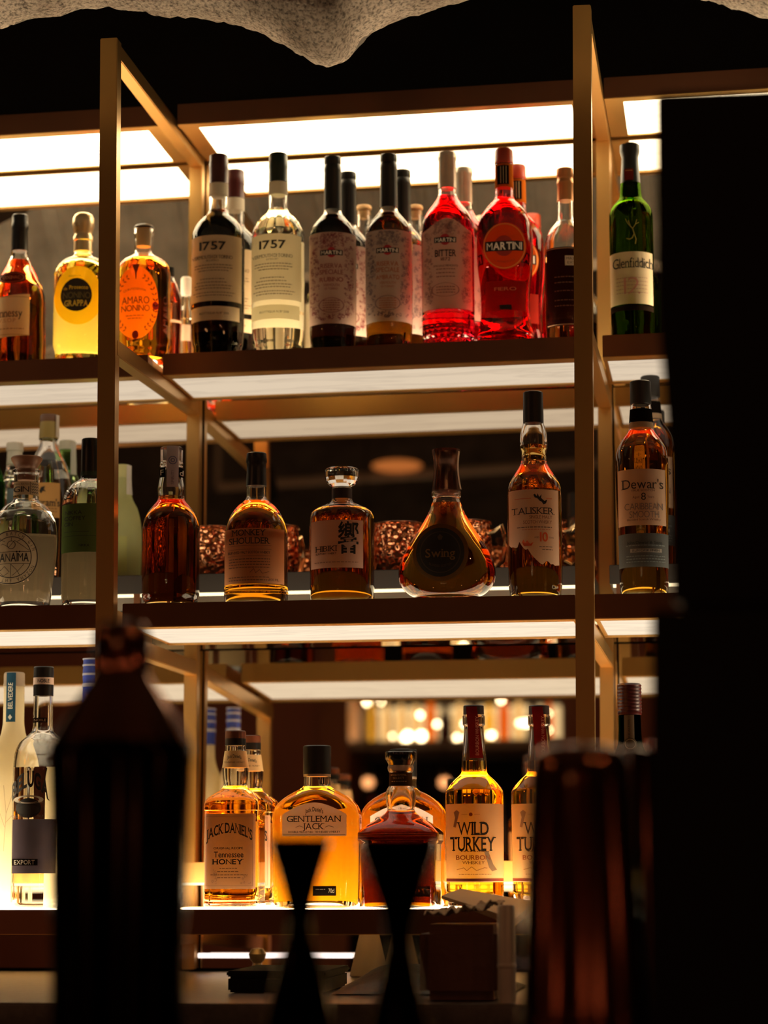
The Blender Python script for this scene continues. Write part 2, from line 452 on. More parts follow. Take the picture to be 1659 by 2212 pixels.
# ================================================================== setting
def struct(name, mb, mt, smooth=False): return tag(mb.build(name, mt, smooth=smooth), None, None, kind='structure')
STONE_DARK = pbr('dark_stone', (0.10, 0.085, 0.07), 0.9, bump=0.8, var=0.5, scale=7)
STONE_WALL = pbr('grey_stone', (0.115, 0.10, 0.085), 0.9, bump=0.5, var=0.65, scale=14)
SOOT = pbr('black_wall', (0.006, 0.005, 0.005), 0.9)
WOOD_WALL = pbr('brown_panelling', (0.30, 0.10, 0.05), 0.5, var=0.35, scale=3)
b = MB(); b.box(-4.6, 4.6, 0.62, 0.75, -1.25, 2.35); struct('wall_back', b, SOOT)
b = MB(); b.box(-4.6, 4.6, -6.2, -6.05, -1.25, 2.35); struct('wall_front', b, STONE_WALL)
b = MB(); b.box(-4.75, -4.6, -6.2, 0.75, -1.25, 2.35); struct('wall_left', b, STONE_DARK)
b = MB(); b.box(4.6, 4.75, -6.2, 0.75, -1.25, 2.35); struct('wall_right', b, STONE_DARK)
b = MB(); b.box(-4.6, 4.6, -6.2, 0.75, -1.35, -1.25); struct('floor', b, STONE_DARK)
b = MB(); b.box(-4.6, 4.6, -6.2, 0.75, 2.3, 2.4); struct('ceiling', b, STONE_WALL)

# rough stone vault hanging over the bar
def speckle():
    m, nt, out = mat('speckled_stone')
    b = nt.nodes.new('ShaderNodeBsdfPrincipled'); b.inputs['Roughness'].default_value = 0.92; b.inputs['Specular IOR Level'].default_value = 0.15
    tc = nt.nodes.new('ShaderNodeTexCoord')
    n = nt.nodes.new('ShaderNodeTexNoise'); n.inputs['Scale'].default_value = 190; n.inputs['Detail'].default_value = 4; n.inputs['Roughness'].default_value = 0.7
    n2 = nt.nodes.new('ShaderNodeTexNoise'); n2.inputs['Scale'].default_value = 9; n2.inputs['Detail'].default_value = 5
    r = nt.nodes.new('ShaderNodeValToRGB'); r.color_ramp.elements[0].position = 0.34; r.color_ramp.elements[0].color = (0.11, 0.09, 0.075, 1)
    r.color_ramp.elements[1].position = 0.56; r.color_ramp.elements[1].color = (0.66, 0.56, 0.47, 1)
    r2 = nt.nodes.new('ShaderNodeValToRGB'); r2.color_ramp.elements[0].position = 0.3; r2.color_ramp.elements[0].color = (0.45, 0.42, 0.4, 1)
    r2.color_ramp.elements[1].position = 0.62; r2.color_ramp.elements[1].color = (1, 1, 1, 1)
    mu = nt.nodes.new('ShaderNodeMix'); mu.data_type = 'RGBA'; mu.blend_type = 'MULTIPLY'; mu.inputs[0].default_value = 1
    bp = nt.nodes.new('ShaderNodeBump'); bp.inputs['Strength'].default_value = 0.7; bp.inputs['Distance'].default_value = 0.006
    L = nt.links.new
    L(tc.outputs['Object'], n.inputs['Vector']); L(tc.outputs['Object'], n2.inputs['Vector']); L(n.outputs['Fac'], r.inputs[0]); L(n2.outputs['Fac'], r2.inputs[0])
    L(r.outputs[0], mu.inputs[6]); L(r2.outputs[0], mu.inputs[7]); L(mu.outputs[2], b.inputs['Base Color']); L(n.outputs['Fac'], bp.inputs['Height']); L(bp.outputs[0], b.inputs['Normal'])
    L(b.outputs[0], out.inputs[0])
    return m
edge = [(-700, 330), (-420, 190), (-200, 110), (0, 48), (50, 36), (100, 30), (150, 14), (200, 9), (260, 16), (340, 31), (400, 30), (480, 44), (540, 60), (590, 84), (640, 114), (672, 132), (702, 138), (730, 130), (752, 108),
        (768, 80), (800, 60), (830, 44), (900, 22), (960, 6), (1040, -22), (1150, -40), (1280, -42), (1400, -36), (1480, -22), (1540, -2), (1600, 14), (1659, 34), (1760, 90), (1900, 190), (2200, 420)]
YV = -0.22
def edge_z(x):
    for (a, ya), (c, yc) in zip(edge, edge[1:]):
        if x <= c:
            t = (x - a) / (c - a); return ya + (yc - ya) * t
    return edge[-1][1]
b = MB(); vs = []; fs = []; NX = 520; prof = []
for j in range(24):                           # sloping face, rounded lip, soffit rising behind
    t = j / 23
    if t < .5: q = 1 - t / .5; prof.append((-.115 - .22 * q ** 1.4, .085 + .85 * q ** 1.3))
    elif t < .8: q = (t - .5) / .3 * math.pi / 2; prof.append((-.115 * math.cos(q), .085 * (1 - math.sin(q))))
    else: q = (t - .8) / .2; prof.append((.30 * q, .22 * q ** 1.6))
for i in range(NX + 1):
    px = -700 + 2900 * i / NX; X, Zb = at(px, edge_z(px) + 3 * noise.noise((px * .035, 0, 5)) + 2 * noise.noise((px * .12, 0, 9)), YV)
    for dy, dz in prof:
        p = Vector((X, YV + dy, Zb + dz))
        nz = noise.fractal(p * 16, 0.9, 2.1, 5); n4 = noise.noise(p * 60)
        p += Vector((0.0, -.012 * nz - .003 * n4 - .02 * noise.noise(p * 5) * min(1, dz * 6), .0015 * n4 + .012 * nz * min(1, max(0, dz - .01) * 12))); vs.append(p)
n = len(prof)
for i in range(NX):
    for j in range(n - 1):
        a = i * n + j; b.f.append((a, a + n, a + n + 1, a + 1)); b.mi.append(1 if j > 18 else 0)  # rear soffit darkened by colour, so its mirror image stays dim
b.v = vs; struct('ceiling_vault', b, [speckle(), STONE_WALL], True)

# mirror panels: one above the other in each bay
def mirror_mat():
    m, nt, out = mat('smoked_mirror')
    g = nt.nodes.new('ShaderNodeBsdfGlossy'); g.inputs[0].default_value = (0.80, 0.74, 0.66, 1); g.inputs[1].default_value = 0.012
    nt.links.new(g.outputs[0], out.inputs[0]); return m
MIRROR = mirror_mat()
LV = {'top': (1.2200, .0125), 's1': (.7805, .0075), 's2': (.3525, .0), 's3': (-.0885, .0)}   # underside height at x = 0 and rise per metre
BAR = 0.034
def zb(lv, X=0.35): return LV[lv][0] + LV[lv][1] * X
def ztop(lv, X=0.35): return zb(lv, X) + BAR
bays = [(-.70, 0.0), (0.0, .70), (.70, 1.40)]
bn = ('left', 'middle', 'right')
rows = [(.80, 1.285, 'top'), (.37, .80, 'second'), (-.16, .37, 'third')]
for bi, (xa, xb) in enumerate(bays):
    for z0, z1, rn in rows:
        o = mesh_obj('mirror_panel', *(lambda B: (B.v, B.f))((lambda q: (q.box(xa + .0135, xb + .0105, YM, YM + .006, z0 + .001, z1 - .001), q)[1])(MB())), MIRROR, smooth=False)
        if rn == 'third':
            for v in o.data.vertices: v.co.y += (v.co.z - z0) * math.tan(TILT)
        tag(o, 'smoked mirror panel behind the %s row of bottles in the %s bay' % (rn, bn[bi]), 'mirror', 'mirror panels behind the shelves')

# ================================================================== shelving
fr = empty('shelf_frame', (0, 0, -.16), 'tall open brass frame of square posts and slanting side rails carrying the shelves', 'shelving frame')
def child(mb, name, mt, parent, label=None, **k):
    o = mb.build(name, mt, parent, **k); p = Matrix.Translation(parent.location)
    o.matrix_parent_inverse = p.inverted()
    if label: o['label'] = label
    return o
zt0 = at(239, 88, 0)[1]; zt1 = at(1258, 17, 0)[1]
x_at = lambda px, py, Y: at(px, py, Y)[0]
def post(pts, Y, wdt, ztop_, zbot):
    (xa, ya), (xb, yb) = pts
    XA, ZA = at(xa, ya, Y); XB, ZB = at(xb, yb, Y); k = (XB - XA) / (ZB - ZA)
    q = MB(); q.beam((XA + k * (zbot - ZA), Y, zbot), (XA + k * (ztop_ - ZA), Y, ztop_), wdt, wdt, 0); child(q, 'post', BRASS, fr, smooth=False)
post(((239.5, 95), (230.5, 1294)), 0, .0262, zt0, -.16); post(((1258, 100), (1265, 1500)), 0, .0262, zt1, -.16)
post(((425.5, 370), (413.5, 1550)), .568, .0225, at(425, 320, .568)[1], -.16); post(((1303, 330), (1311.5, 1550)), .568, .0225, at(1303, 262, .568)[1], -.16)
RX = {}
for XE in (-.715, 1.418):                      # end posts of the run, outside the frame
    for ye, we, ze in ((0, .0262, zt0), (.568, .0225, at(425, 320, .568)[1])):
        q = MB(); q.beam((XE, ye, -.1595), (XE, ye, ze), we, we); child(q, 'post', BRASS, fr, smooth=False)
    for ze in (at(256, 88, 0)[1] - .012, at(265, 733, 0)[1] - .012, at(262, 1363, 0)[1] - .012, -.105):
        q = MB(); q.beam((XE, 0, ze), (XE, .56, ze), .021, .0245); child(q, 'side_rail', BRASS, fr, smooth=False)
def rail(X, a, c, w_=.021, h=.0245, lv=None):
    za = at(a[0], a[1], 0)[1]; zc = at(c[0], c[1], .568)[1]
    XA = at(239.5, a[1], 0)[0] if X == 0 else at(1259, a[1], 0)[0]; XC = at(425.5 - (c[1] - 370) * .0102, c[1], .568)[0] if X == 0 else at(1303 + (c[1] - 330) * .007, c[1], .568)[0]
    if lv: RX[(lv, X)] = (XA, XC)
    q = MB(); q.beam((XA, .0, za - h / 2), (XC, .56, zc - h / 2), w_, h); child(q, 'side_rail', BRASS, fr, smooth=False)
rail(0, (256, 88), (449, 334), lv='top'); rail(1, (1276, 18), (1318, 278), lv='top'); rail(0, (265, 733), (437, 868), lv='s1'); rail(1, (1280, 688), (1320, 852), lv='s1')
rail(0, (262, 1363), (420, 1428), lv='s2'); rail(1, (1280, 1328), (1326, 1410), lv='s2')
for X in (0, .7):
    q = MB(); q.beam((X, 0, -.105), (X, .56, -.105), .021, .0245); child(q, 'side_rail', BRASS, fr, smooth=False)

def panel(q, x0, x1, y0, y1, z0, z1, kk):
    """luminous slab: underside, top and edges have their own strengths"""
    vs = [(x, y, z0 if not t else z1) for t in (0, 1) for (x, y) in ((x0, y0), (x1, y0), (x1, y1), (x0, y1))]
    vs = [(x, y, z + kk * x) for x, y, z in vs]
    q.add(vs, [(0, 3, 2, 1)], 0); q.add(vs, [(4, 5, 6, 7)], 1); q.add(vs, [(0, 1, 5, 4), (1, 2, 6, 5), (2, 3, 7, 6), (3, 0, 4, 7)], 2)
WARM = (1.0, .80, .50); CREAM = (1.0, .80, .58)
FROST = pbr('frosted_edge', '#cbbfa8', 0.5)
levels = {'top': (.365, .578, glow('panel_glow_a', WARM, G_TOP, True), glow('panel_glow_b', WARM, .03), 'top'),
          's1': (.28, .50, glow('panel_glow_c', CREAM, G_S1U, True), glow('panel_glow_d', WARM, G_S1T), 'upper'),
          's2': (.02, .318, glow('panel_glow_e', (1.0, .82, .60), G_S2U, True), glow('panel_glow_f', WARM, G_S2T), 'middle'),
          's3': (.02, .318, FROST, glow('panel_glow_h', WARM, G_S3T), 'lower')}
what = {'top': 'empty lit canopy shelf at the top of the %s bay', 's1': 'upper glowing shelf in the %s bay', 's2': 'middle glowing shelf in the %s bay', 's3': 'lowest shelf in the %s bay, lit from within under the bottles'}
for lv, (y0, y1, mu_, mt_, nm) in levels.items():
    for bi, (xa, xb) in enumerate(bays):
        x0, x1 = xa + .0135, xb - .0135
        if (lv, 0) in RX:
            ra = lambda q, y: q[0] + (q[1] - q[0]) * y / .56
            if bi: x0 = max(ra(RX[(lv, bi - 1)], y0), ra(RX[(lv, bi - 1)], y1)) + .0119
            if bi < 2: x1 = min(ra(RX[(lv, bi)], y0), ra(RX[(lv, bi)], y1)) - .0119
        z, kk = LV[lv]
        s = empty('lit_shelf', (0, 0, 0), what[lv] % bn[bi], 'shelf', 'backlit shelves of the bar')
        def sheared(xx0, xx1, yy0, yy1, h0=0, h1=BAR, bev=.0008):
            q = MB(); q.box(xx0, xx1, yy0, yy1, z + h0, z + h1, 0, None, bev); q.v = [(a, c, d + kk * a) for a, c, d in q.v]; return q
        fw = .022 if lv == 'top' else .03; rw = .007 if lv == 'top' else .02; sw = .03 if lv == 'top' else .006
        sheared(x0, x1, y0, y0 + fw).build('front_bar', BRONZE if lv != 'top' else BRONZE, s, smooth=False)
        sheared(x0, x1, y1 - rw, y1).build('rear_bar', BRASS, s, smooth=False)
        sheared(x0, x0 + sw, y0 + fw, y1 - rw, .0005, BAR - .0005).build('side_bar', BRASS, s, smooth=False)
        sheared(x1 - sw, x1, y0 + fw, y1 - rw, .0005, BAR - .0005).build('side_bar', BRASS, s, smooth=False)
        q = MB(); q.box(x0, x1, y0 + .001, y0 + fw, z - .0012, z, 0); q.v = [(a, c, d + kk * a) for a, c, d in q.v]; q.build('edge_lip', BRASS, s, smooth=False)
        q = MB(); panel(q, x0 + sw, x1 - sw, y0 + fw, y1 - rw, z + .002, z + BAR - .001, kk); q.build('light_panel', [mu_, mt_, FROST], s, smooth=False)
# raised rear shelves (dark bench on feet) behind the bottles of the two lower rows
UNDERGLOW = glow('underside_glow', (1.0, .78, .45), 2.0)  # added glow standing in for panel light on the bench underside
RZ = {}
for lv, pt, pb_, xx, nm in (('s2', (1000, 1227), (1000, 1268), 0, 'middle'), ('s3', (955, 1860), (955, 1905), 0, 'lowest')):
    za = at(*pt, .30)[1]; zc = at(*pb_, .30)[1]; RZ[lv] = za
    r = empty('riser_shelf', (0, 0, 0), 'narrow dark raised bench at the rear of the %s shelf' % nm if lv == 's2' else 'narrow brass raised bench at the rear of the lowest shelf', 'shelf')
    for xa, xb in bays:
        q = MB(); q.box(xa + .015, xb - .015, .30, .552, zc, za, 0, None, .001); q.build('bench_board', pbr('dark_bench', '#160c09', .55) if lv == 's2' else BRASS, r, smooth=False)
        q = MB(); q.box(xa + .02, xb - .02, .306, .316, zc - .004, zc, 0); q.build('underside_glow', UNDERGLOW, r, smooth=False)
        for fx in (xa + .03, xb - .03):
            q = MB(); q.box(fx - .005, fx + .005, .302, .314, ztop(lv, xa + .35) + .0008, zc, 0); q.build('foot', BRONZE, r, smooth=False)
# ================================================================== bottles, upper shelf
INK = '#1b1715'
def curls(x0, x1, y0, y1, col, seed, n=26, wd=1.1):
    """printed scrollwork"""
    r = random.Random(seed); o = []
    for _ in range(n):
        x, y = r.uniform(x0, x1), r.uniform(y0, y1); a = r.uniform(0, 6.28); tw = r.choice((-1, 1)) * r.uniform(.5, 1.1); st = r.uniform(1.6, 2.8); pts = [(x, y)]
        for k in range(7):
            x += st * math.cos(a); y += st * math.sin(a); a += tw; st *= .9
            if x0 - 1 < x < x1 + 1 and y0 - 1 < y < y1 + 1: pts.append((x, y))
        if len(pts) > 2: o.append(('S', pts, wd, col))
    return o
def z1(cx, Y=.345): return ztop('s1', at(cx, 750, Y)[0])
# cognac
B = Bottle('cognac_bottle', 'amber cognac bottle with black capsule cut off by the left edge, upper shelf', 'bottle', 38, .345, z1(38),
           [(543, 19), (553, 19.5), (575, 27), (602, 41), (630, 54), (655, 59), (700, 59), (745, 61), (771, 61)], liq=(COGNAC, 566))
B.lathe('capsule', [(466, 15.5), (468, 17.5), (483, 17.5), (485, 18.5), (498, 18.5), (500, 17.5), (545, 18.5)], BLACK)
B.label('front_label', -17, 62, lambda u: 652 - 4 * u, lambda u: 741 - 4 * u, '#c9b48c', [('R', -14, 60, 655, 656, '#8a6a3a'), ('R', -14, 60, 736, 737, '#8a6a3a'), ('T', 'Hennessy', 12, 690, 17, 68, INK, 0, True), ('T', 'V.S.O.P', 14, 706, 8, 36, '#a5774c'), ('F', -8, 50, 724, 2, '#8a6a48', 3)], trans=.06)
B.label('shoulder_seal', -8, 54, lambda u: 611 - 14 * math.sqrt(max(0, 1 - u * u)), lambda u: 611 + 14 * math.sqrt(max(0, 1 - u * u)), '#3b1c10', [('E', 23, 611, 27, 11.5, '#6b3f22', .9), ('T', 'COGNAC', 22, 611, 7, 36, '#8a6038')], lift=.001)
# yellow grappa
B = Bottle('grappa_bottle', 'yellow grappa bottle with round yellow label left of the front post, upper shelf', 'bottle', 176, .345, z1(176),
           [(512, 19), (552, 20), (558, 27), (566, 43), (580, 56), (598, 62.5), (625, 63), (745, 63), (768, 58)], liq=(GRAPPA, 566))
GOLDF = pbr('pale_gold_foil', (0.75, 0.6, 0.36), 0.3, 0.8)
B.lathe('stopper', [(463, 14), (466, 19), (474, 23.5), (488, 24.5), (502, 21), (508, 19.5), (511, 20), (514, 22), (522, 22), (524, 20.5), (546, 21)], GOLDF)
cr = lambda cy_, ry: (lambda u: cy_ - ry * math.sqrt(max(0, 1 - u * u)), lambda u: cy_ + ry * math.sqrt(max(0, 1 - u * u)))
t_, b_ = cr(653, 63)
B.label('round_label', 115, 219, t_, b_, '#f2c425', [('E', 163, 652, 33.5, 35.5, '#2e2413'), ('T', 'Prosecco', 168, 636, 8, 40, '#f2c62e', .02, True), ('T', 'da', 140, 638, 6, 8, '#f2c62e'),
        ('T', 'NONINO', 164, 653, 13, 58, '#70673a', .01), ('T', 'GRAPPA', 163, 670, 12, 50, '#f7d24a', .03, True), ('T', 'RISERVA', 160, 612, 4, 26, '#a58a1e')], trans=.45, ncol=40)
B.back_label(640, 759, R(52), '#d8c898')
# orange amaro
B = Bottle('amaro_bottle', 'bright orange amaro bottle with wreath label just right of the left front post', 'bottle', 308, .345, z1(308),
           [(497, 21.5), (506, 22.5), (512, 20.5), (550, 20.5), (556, 29), (566, 46), (582, 57), (600, 60.5), (745, 60.5), (765, 57)], liq=(AMARO, 568))
B.lathe('stopper', [(487, 13), (489, 19), (493, 22.5), (496, 22.5)], pbr('stopper_wood', '#2a1a12', .4)); B.lathe('cork', [(497, 17), (535, 16)], pbr('pale_cork', '#c9b48a', .7))
t_, b_ = cr(668, 78)
wr = []
for sgn in (-1, 1):
    for k in range(12):
        a = R(-62 + 124 * k / 11); x = 292 + sgn * 42 * math.cos(a); y = 670 + 62 * math.sin(a); tx, ty = -math.sin(a) * sgn, math.cos(a)
        for sd in (-1, 1):
            dx = sd * math.cos(a) * 6 * sgn - tx * 5; dy = sd * math.sin(a) * 6 - ty * 6
            wr.append(('P', [(x, y), (x + dx * .5 + dy * .2, y + dy * .5 - dx * .2), (x + dx, y + dy), (x + dx * .5 - dy * .2, y + dy * .5 + dx * .2)], '#7a2606'))
B.label('wreath_label', 244, 341, t_, b_, '#f58a26', wr + [('T', 'AMARO', 292, 663, 15, 58, '#5b1d07'), ('T', 'NONINO', 292, 680, 13, 60, '#5b1d07'), ('T', 'QUINTESSENTIA', 290, 641, 4.5, 48, '#8a3a10', 0, False, 4),
        ('F', 272, 310, 696, 1.8, '#a0480f', 5), ('F', 276, 306, 702, 1.8, '#a0480f', 6), ('E', 334, 674, 7, 9, '#d8240a'), ('E', 292, 737, 7, 9, '#e23a0c'), ('P', [(284, 586), (300, 586), (294, 604), (293, 618), (291, 618), (290, 604)], '#a0380c')], trans=.5, ncol=40)
B.marks('side_print', [('V', 'AMARO', 356, 690, 9, 80, '#6a2408')])
# small bottles behind
B = Bottle('faceted_bottle', 'dark red faceted bottle half hidden behind the orange amaro', 'bottle', 366, .425, z1(366, .425), [(598, 9), (606, 12), (640, 24), (660, 27), (690, 27), (757, 25)], segs=8, flat=True, liq=(RUBY, 612))
B.lathe('stopper', [(580, 9), (600, 10)], BLACK); B.label('base_label', 345, 391, 697, 703, '#e8d6b4', trans=.5)
B = Bottle('miniature_bottle', 'little clear bottle with white cap behind the dark vermouth, left of the rear post', 'bottle', 401, .475, z1(401, .475), [(640, 9), (660, 10), (680, 13), (757, 13)], liq=(WATER, 690))
B.lathe('cap', [(600, 9), (604, 12), (634, 12), (641, 10)], pbr('white_plastic', '#d8d2c4', .4)); B.label('front_label', 390, 411, 705, 740, '#d9b49a', trans=.4)
# two vermouths with plain type label
def vermouth(cx, dy, label, liq, capcol, trans, sub):
    q = lambda P: [(y + dy, h) for y, h in P]; d = cx - 470
    B = Bottle('vermouth_bottle', label, 'bottle', cx, .345, z1(cx), q([(398, 20.5), (456, 21), (465, 25), (476, 37), (492, 50), (512, 57.5), (540, 58.5), (700, 58), (745, 56), (757, 53)]), liq=(liq, 457 + dy))
    B.lathe('cap', q([(337, 18.5), (339, 20.3), (352, 20.5), (354, 21.2), (368, 21.2), (370, 20.6), (399, 21)]), capcol)
    B.lathe('neck_seal', q([(400, 21.2), (427, 21.5)]), paper('seal_film', '#e6dccb', .5))
    o = -12 + d
    B.label('front_label', 400 + d, 521 + d, 523 + dy, 664 + dy, '#cbb190' if dy == 0 else '#dccfb4', [('T', '1757', 470 + o, 546 + dy, 17, 57, INK, .02), ('T', 'VERMOUTH DI TORINO', 470 + o, 570 + dy, 7, 86, '#4a3528', 0, True), ('T', sub, 470 + o, 578 + dy, 3.6, 26, '#5a4535')] +
            [('F', x0 + d, x1 + d, y + dy, 1.7, '#6d5644', i) for i, (x0, x1, y) in enumerate(((420, 500, 587), (420, 502, 593), (428, 492, 599), (432, 484, 617), (424, 488, 624), (420, 500, 631), (422, 496, 637), (418, 506, 646), (424, 500, 652)))], trans=trans)
    B.label('lower_label', 400 + d, 517 + d, 675 + dy, 705 + dy, '#cbb190' if dy == 0 else '#d9cca6', [('T', 'BOTTIGLIA N. 117 2001', 462 + d, 690 + dy, 4.5, 62, '#5a4535')], trans=trans)
    return B
V1 = vermouth(470, 0, 'dark red vermouth bottle with maroon cap, first whole bottle right of the left rear post', VERMOUTH, pbr('maroon_cap', '#43100f', .35), .12, 'ROSSO')
V2 = vermouth(600, -3, 'pale clear vermouth bottle with dark green cap and cream label', PALE, pbr('green_cap', '#0f2417', .35), .42, 'EXTRA DRY')
V1.back_label(530, 680); V2.back_label(515, 665); V2.back_label(672, 702)
def behind(B, px, py, Y, zb_, label, group=None):
    return dup(B.root, (at(px, py, Y)[0], Y, zb_ + .0009), label, group)
behind(V1, 507, 600, .436, z1(507, .455), 'second maroon capped vermouth standing behind the first dark one')
# two reserve vermouths
def riserva(cx, dy, label, liq, third, tcol, orn, glassm, lab):
    d = cx - 719; q = lambda P: [(y + dy, h) for y, h in P]
    B = Bottle('reserve_vermouth_bottle', label, 'bottle', cx, .345, z1(cx), q([(452, 19.5), (462, 20.5), (474, 29), (488, 41), (503, 49), (520, 52), (640, 52), (720, 51), (748, 49)]), liq=(liq, 470 + dy), gmat=glassm)
    B.lathe('capsule', q([(341, 17), (343, 18.8), (355, 18.8), (357, 17.8), (360, 18), (362, 19), (372, 19.2), (374, 18.5), (456, 20.2)]), BLACK)
    o = d - 3
    it = curls(673 + d, 690 + d, 522 + dy, 702 + dy, orn, cx, 80, .8) + curls(744 + d, 762 + d, 522 + dy, 702 + dy, orn, cx + 1, 80, .8) + curls(692 + d, 742 + d, 518 + dy, 548 + dy, orn, cx + 2, 80, .8) + curls(690 + d, 744 + d, 690 + dy, 703 + dy, orn, cx + 3, 20)
    it += [('E', 719 + o, 559 + dy, 10, 11, '#a5202a'), ('R', 695 + o, 743 + o, 554 + dy, 565 + dy, '#14100f'), ('T', 'MARTINI', 719 + o, 559.5 + dy, 7.5, 43, '#efe6d8', .02), ('T', 'RISERVA', 719 + o, 588 + dy, 9.5, 46, tcol, .01), ('T', 'SPECIALE', 719 + o, 601 + dy, 9.5, 50, tcol, .01),
           ('T', third, 719 + o, 617 + dy, 9, 50, tcol, .015), ('T', 'VERMOUTH', 719 + o, 629 + dy, 5.5, 34, tcol), ('T', 'DI TORINO', 719 + o, 637 + dy, 4.5, 28, tcol), ('E', 719 + o, 672 + dy, 27, 16, orn, .94)] + [('F', 701 + o, 737 + o, y + dy, 1.6, tcol, y) for y in (662, 667, 672, 677, 682)]
    B.back_label(540 + dy, 715 + dy, R(60), '#d9c3b4')
    B.label('front_label', 660 + d, 769 + d, 515 + dy, 711 + dy, lab, it, trans=.15)
    return B
M1 = riserva(719, 0, 'near-black reserve vermouth bottle with pink and red scrollwork label', VERMOUTH, 'RUBINO', '#8d4236', '#7d2a34', CLEAR, '#c9a99a')
M2 = riserva(841, -5, 'reserve vermouth bottle of olive brown glass with grey scrollwork label', liquid('amber_vermouth', (34, 50, 100)), 'AMBRATO', '#a8633a', '#6a5a60', CLEAR, '#bca79a')
behind(M1, 752, 600, .436, z1(752, .455), 'black capped reserve vermouth directly behind the pink label one'); behind(M2, 870, 600, .436, z1(870, .455), 'black capped reserve vermouth directly behind the grey label one')
# red bitter with cut base
class Faceted(Bottle):
    def ring(s, z, r):
        o = super().ring(z, r)
        if .004 < z < .033:
            v = (z - .004) / .029
            for k, p in enumerate(o):
                t = (k + .5) / s.segs * 11; a = abs((t + v * 1.5) % 1 - .5) + abs((t - v * 1.5) % 1 - .5)
                f = 1 - .075 * abs(a - .5) * 2 * min(1, 4 * v, 4 * (1 - v)); o[k] = (p[0] * f, p[1] * f, p[2])
        return o
B = Faceted('bitter_bottle', 'red bitter bottle with silver capsule, arched label and diamond cut base', 'bottle', 969, .345, z1(969),
            [(410, 19.5), (424, 20.5), (440, 29), (458, 43), (474, 53), (490, 58), (510, 58.5), (640, 58), (682, 58), (684, 56), (690, 58)] + [(690 + 5 * k, 58) for k in range(1, 10)] + [(740, 56)], liq=(RED, 417), segs=132)
B.lathe('capsule', [(331, 18), (333, 20), (340, 21), (347, 20.5), (349, 19.5), (410, 20.5)], pbr('silver_capsule', (0.52, 0.46, 0.38), .35, .7, var=.2, scale=60))
tt = lambda u: 507 - 20 * max(0, math.cos(u * 1.9)) ** 1.2 if abs(u) < .82 else 507 + 3 * (abs(u) - .82) / .18
B.label('arched_label', 914, 1022, tt, lambda u: 680, '#c4a090', curls(919, 936, 515, 668, '#8a625c', 41, 80, .8) + curls(998, 1016, 515, 668, '#8a625c', 42, 80, .8) + curls(938, 994, 493, 522, '#8a625c', 43, 70, .8) +
        [('E', 963, 533, 11, 12, '#a5202a'), ('R', 940, 987, 528, 539.5, '#14100f'), ('T', 'MARTINI', 963.5, 534, 8, 42, '#efe6d8', .02), ('T', 'BITTER', 964, 562, 14, 45, '#2a1512', .015), ('T', '1872', 964, 575, 6.5, 20, '#4a2822'), ('T', 'SPECIALE PIEMONTE', 964, 589, 4, 52, '#5a322a'), ('E', 963, 640, 30, 15, '#8a625c', .94)] +
        [('F', 944, 984, y, 1.7, '#7a4a40', y) for y in (596, 604, 612, 634, 640, 646)], trans=.04, ncol=44)
BB = B; behind(B, 1003, 600, .436, z1(1003, .455), 'second red bitter bottle behind the silver capsuled one')
# fiery orange red aperitif with round medallion
B = Bottle('aperitif_bottle', 'red aperitif bottle with orange cap and big round orange label', 'bottle', 1093, .345, z1(1093),
           [(354, 19), (420, 19.5), (432, 22), (444, 33), (460, 46), (478, 55), (500, 60), (540, 61.5), (585, 59.5), (625, 55), (660, 53.5), (690, 54.5), (712, 58), (730, 61.5), (735, 60)], n=3.0, liq=(RED, 408), dr=.92)
B.lathe('cap', [(325, 18), (328, 20.2), (350, 20.8), (354, 21.2), (357, 20)], pbr('orange_cap', '#a8361c', .35))
B.lathe('neck_label', [(359, 20), (409, 20.6)], paper('neck_orange', '#c2641e', .3)); B.label('neck_stripes', 1077, 1104, 363, 404, '#1c1210', [('R', 1085, 1086.5, 365, 402, '#b5a07a'), ('R', 1091, 1092.5, 365, 402, '#b5a07a'), ('R', 1097, 1098.5, 365, 402, '#b5a07a')], lift=.0012)
t_, b_ = cr(546, 50)
B.label('round_label', 1045, 1140, t_, b_, '#c9541c', [('E', 1092, 546, 46, 48.5, '#d98a3a', .95), ('E', 1091, 546, 21, 22, '#9c2416'), ('R', 1050, 1134, 536, 557, '#100d0c'), ('T', 'MARTINI', 1092, 546.5, 15, 77, '#efe8dd', .03), ('T', 'L\'APERITIVO', 1092, 578, 4, 44, '#8a3a16', 0, False, -5)], trans=.25, ncol=44)
B.label('lower_label', 1049, 1138, 620, 684, '#7a1f16', [('T', 'FIERO', 1093, 637, 7, 48, '#c07a5a'), ('R', 1080, 1106, 671, 681, '#140a08')], trans=.3)
BF = B; behind(B, 1119, 600, .436, z1(1119, .455), 'second orange capped aperitif behind the one with the round label')
# rum beside the right front post
B = Bottle('rum_bottle', 'rum bottle with copper cap and dark brown label half hidden by the right front post', 'bottle', 1226, .345, z1(1226),
           [(434, 17.5), (476, 18.5), (486, 25), (502, 38), (522, 46), (545, 48.5), (690, 48), (728, 46)], liq=(RUM, 560))
B.lathe('cap', [(366, 17), (368, 19), (383, 19), (385, 17.8), (392, 18), (394, 19), (401, 19), (403, 18), (436, 19)], pbr('copper_cap', (0.6, 0.27, 0.11), .35, .7))
B.label('front_label', 1183, 1272, 546, 714, '#2a120e', [('R', 1184, 1270, 548, 549.3, '#b08a6a'), ('R', 1184, 1270, 711, 712.3, '#b08a6a'), ('R', 1223, 1262, 565, 586, '#cdb9a0'), ('T', 'MAXIMO', 1243, 571, 5.5, 34, INK), ('T', 'EXTRA', 1243, 580, 5, 30, INK)] + [('F', 1200, 1256, y, 2, '#6d4a3a', y) for y in (610, 622, 640, 660, 672)], trans=.12)
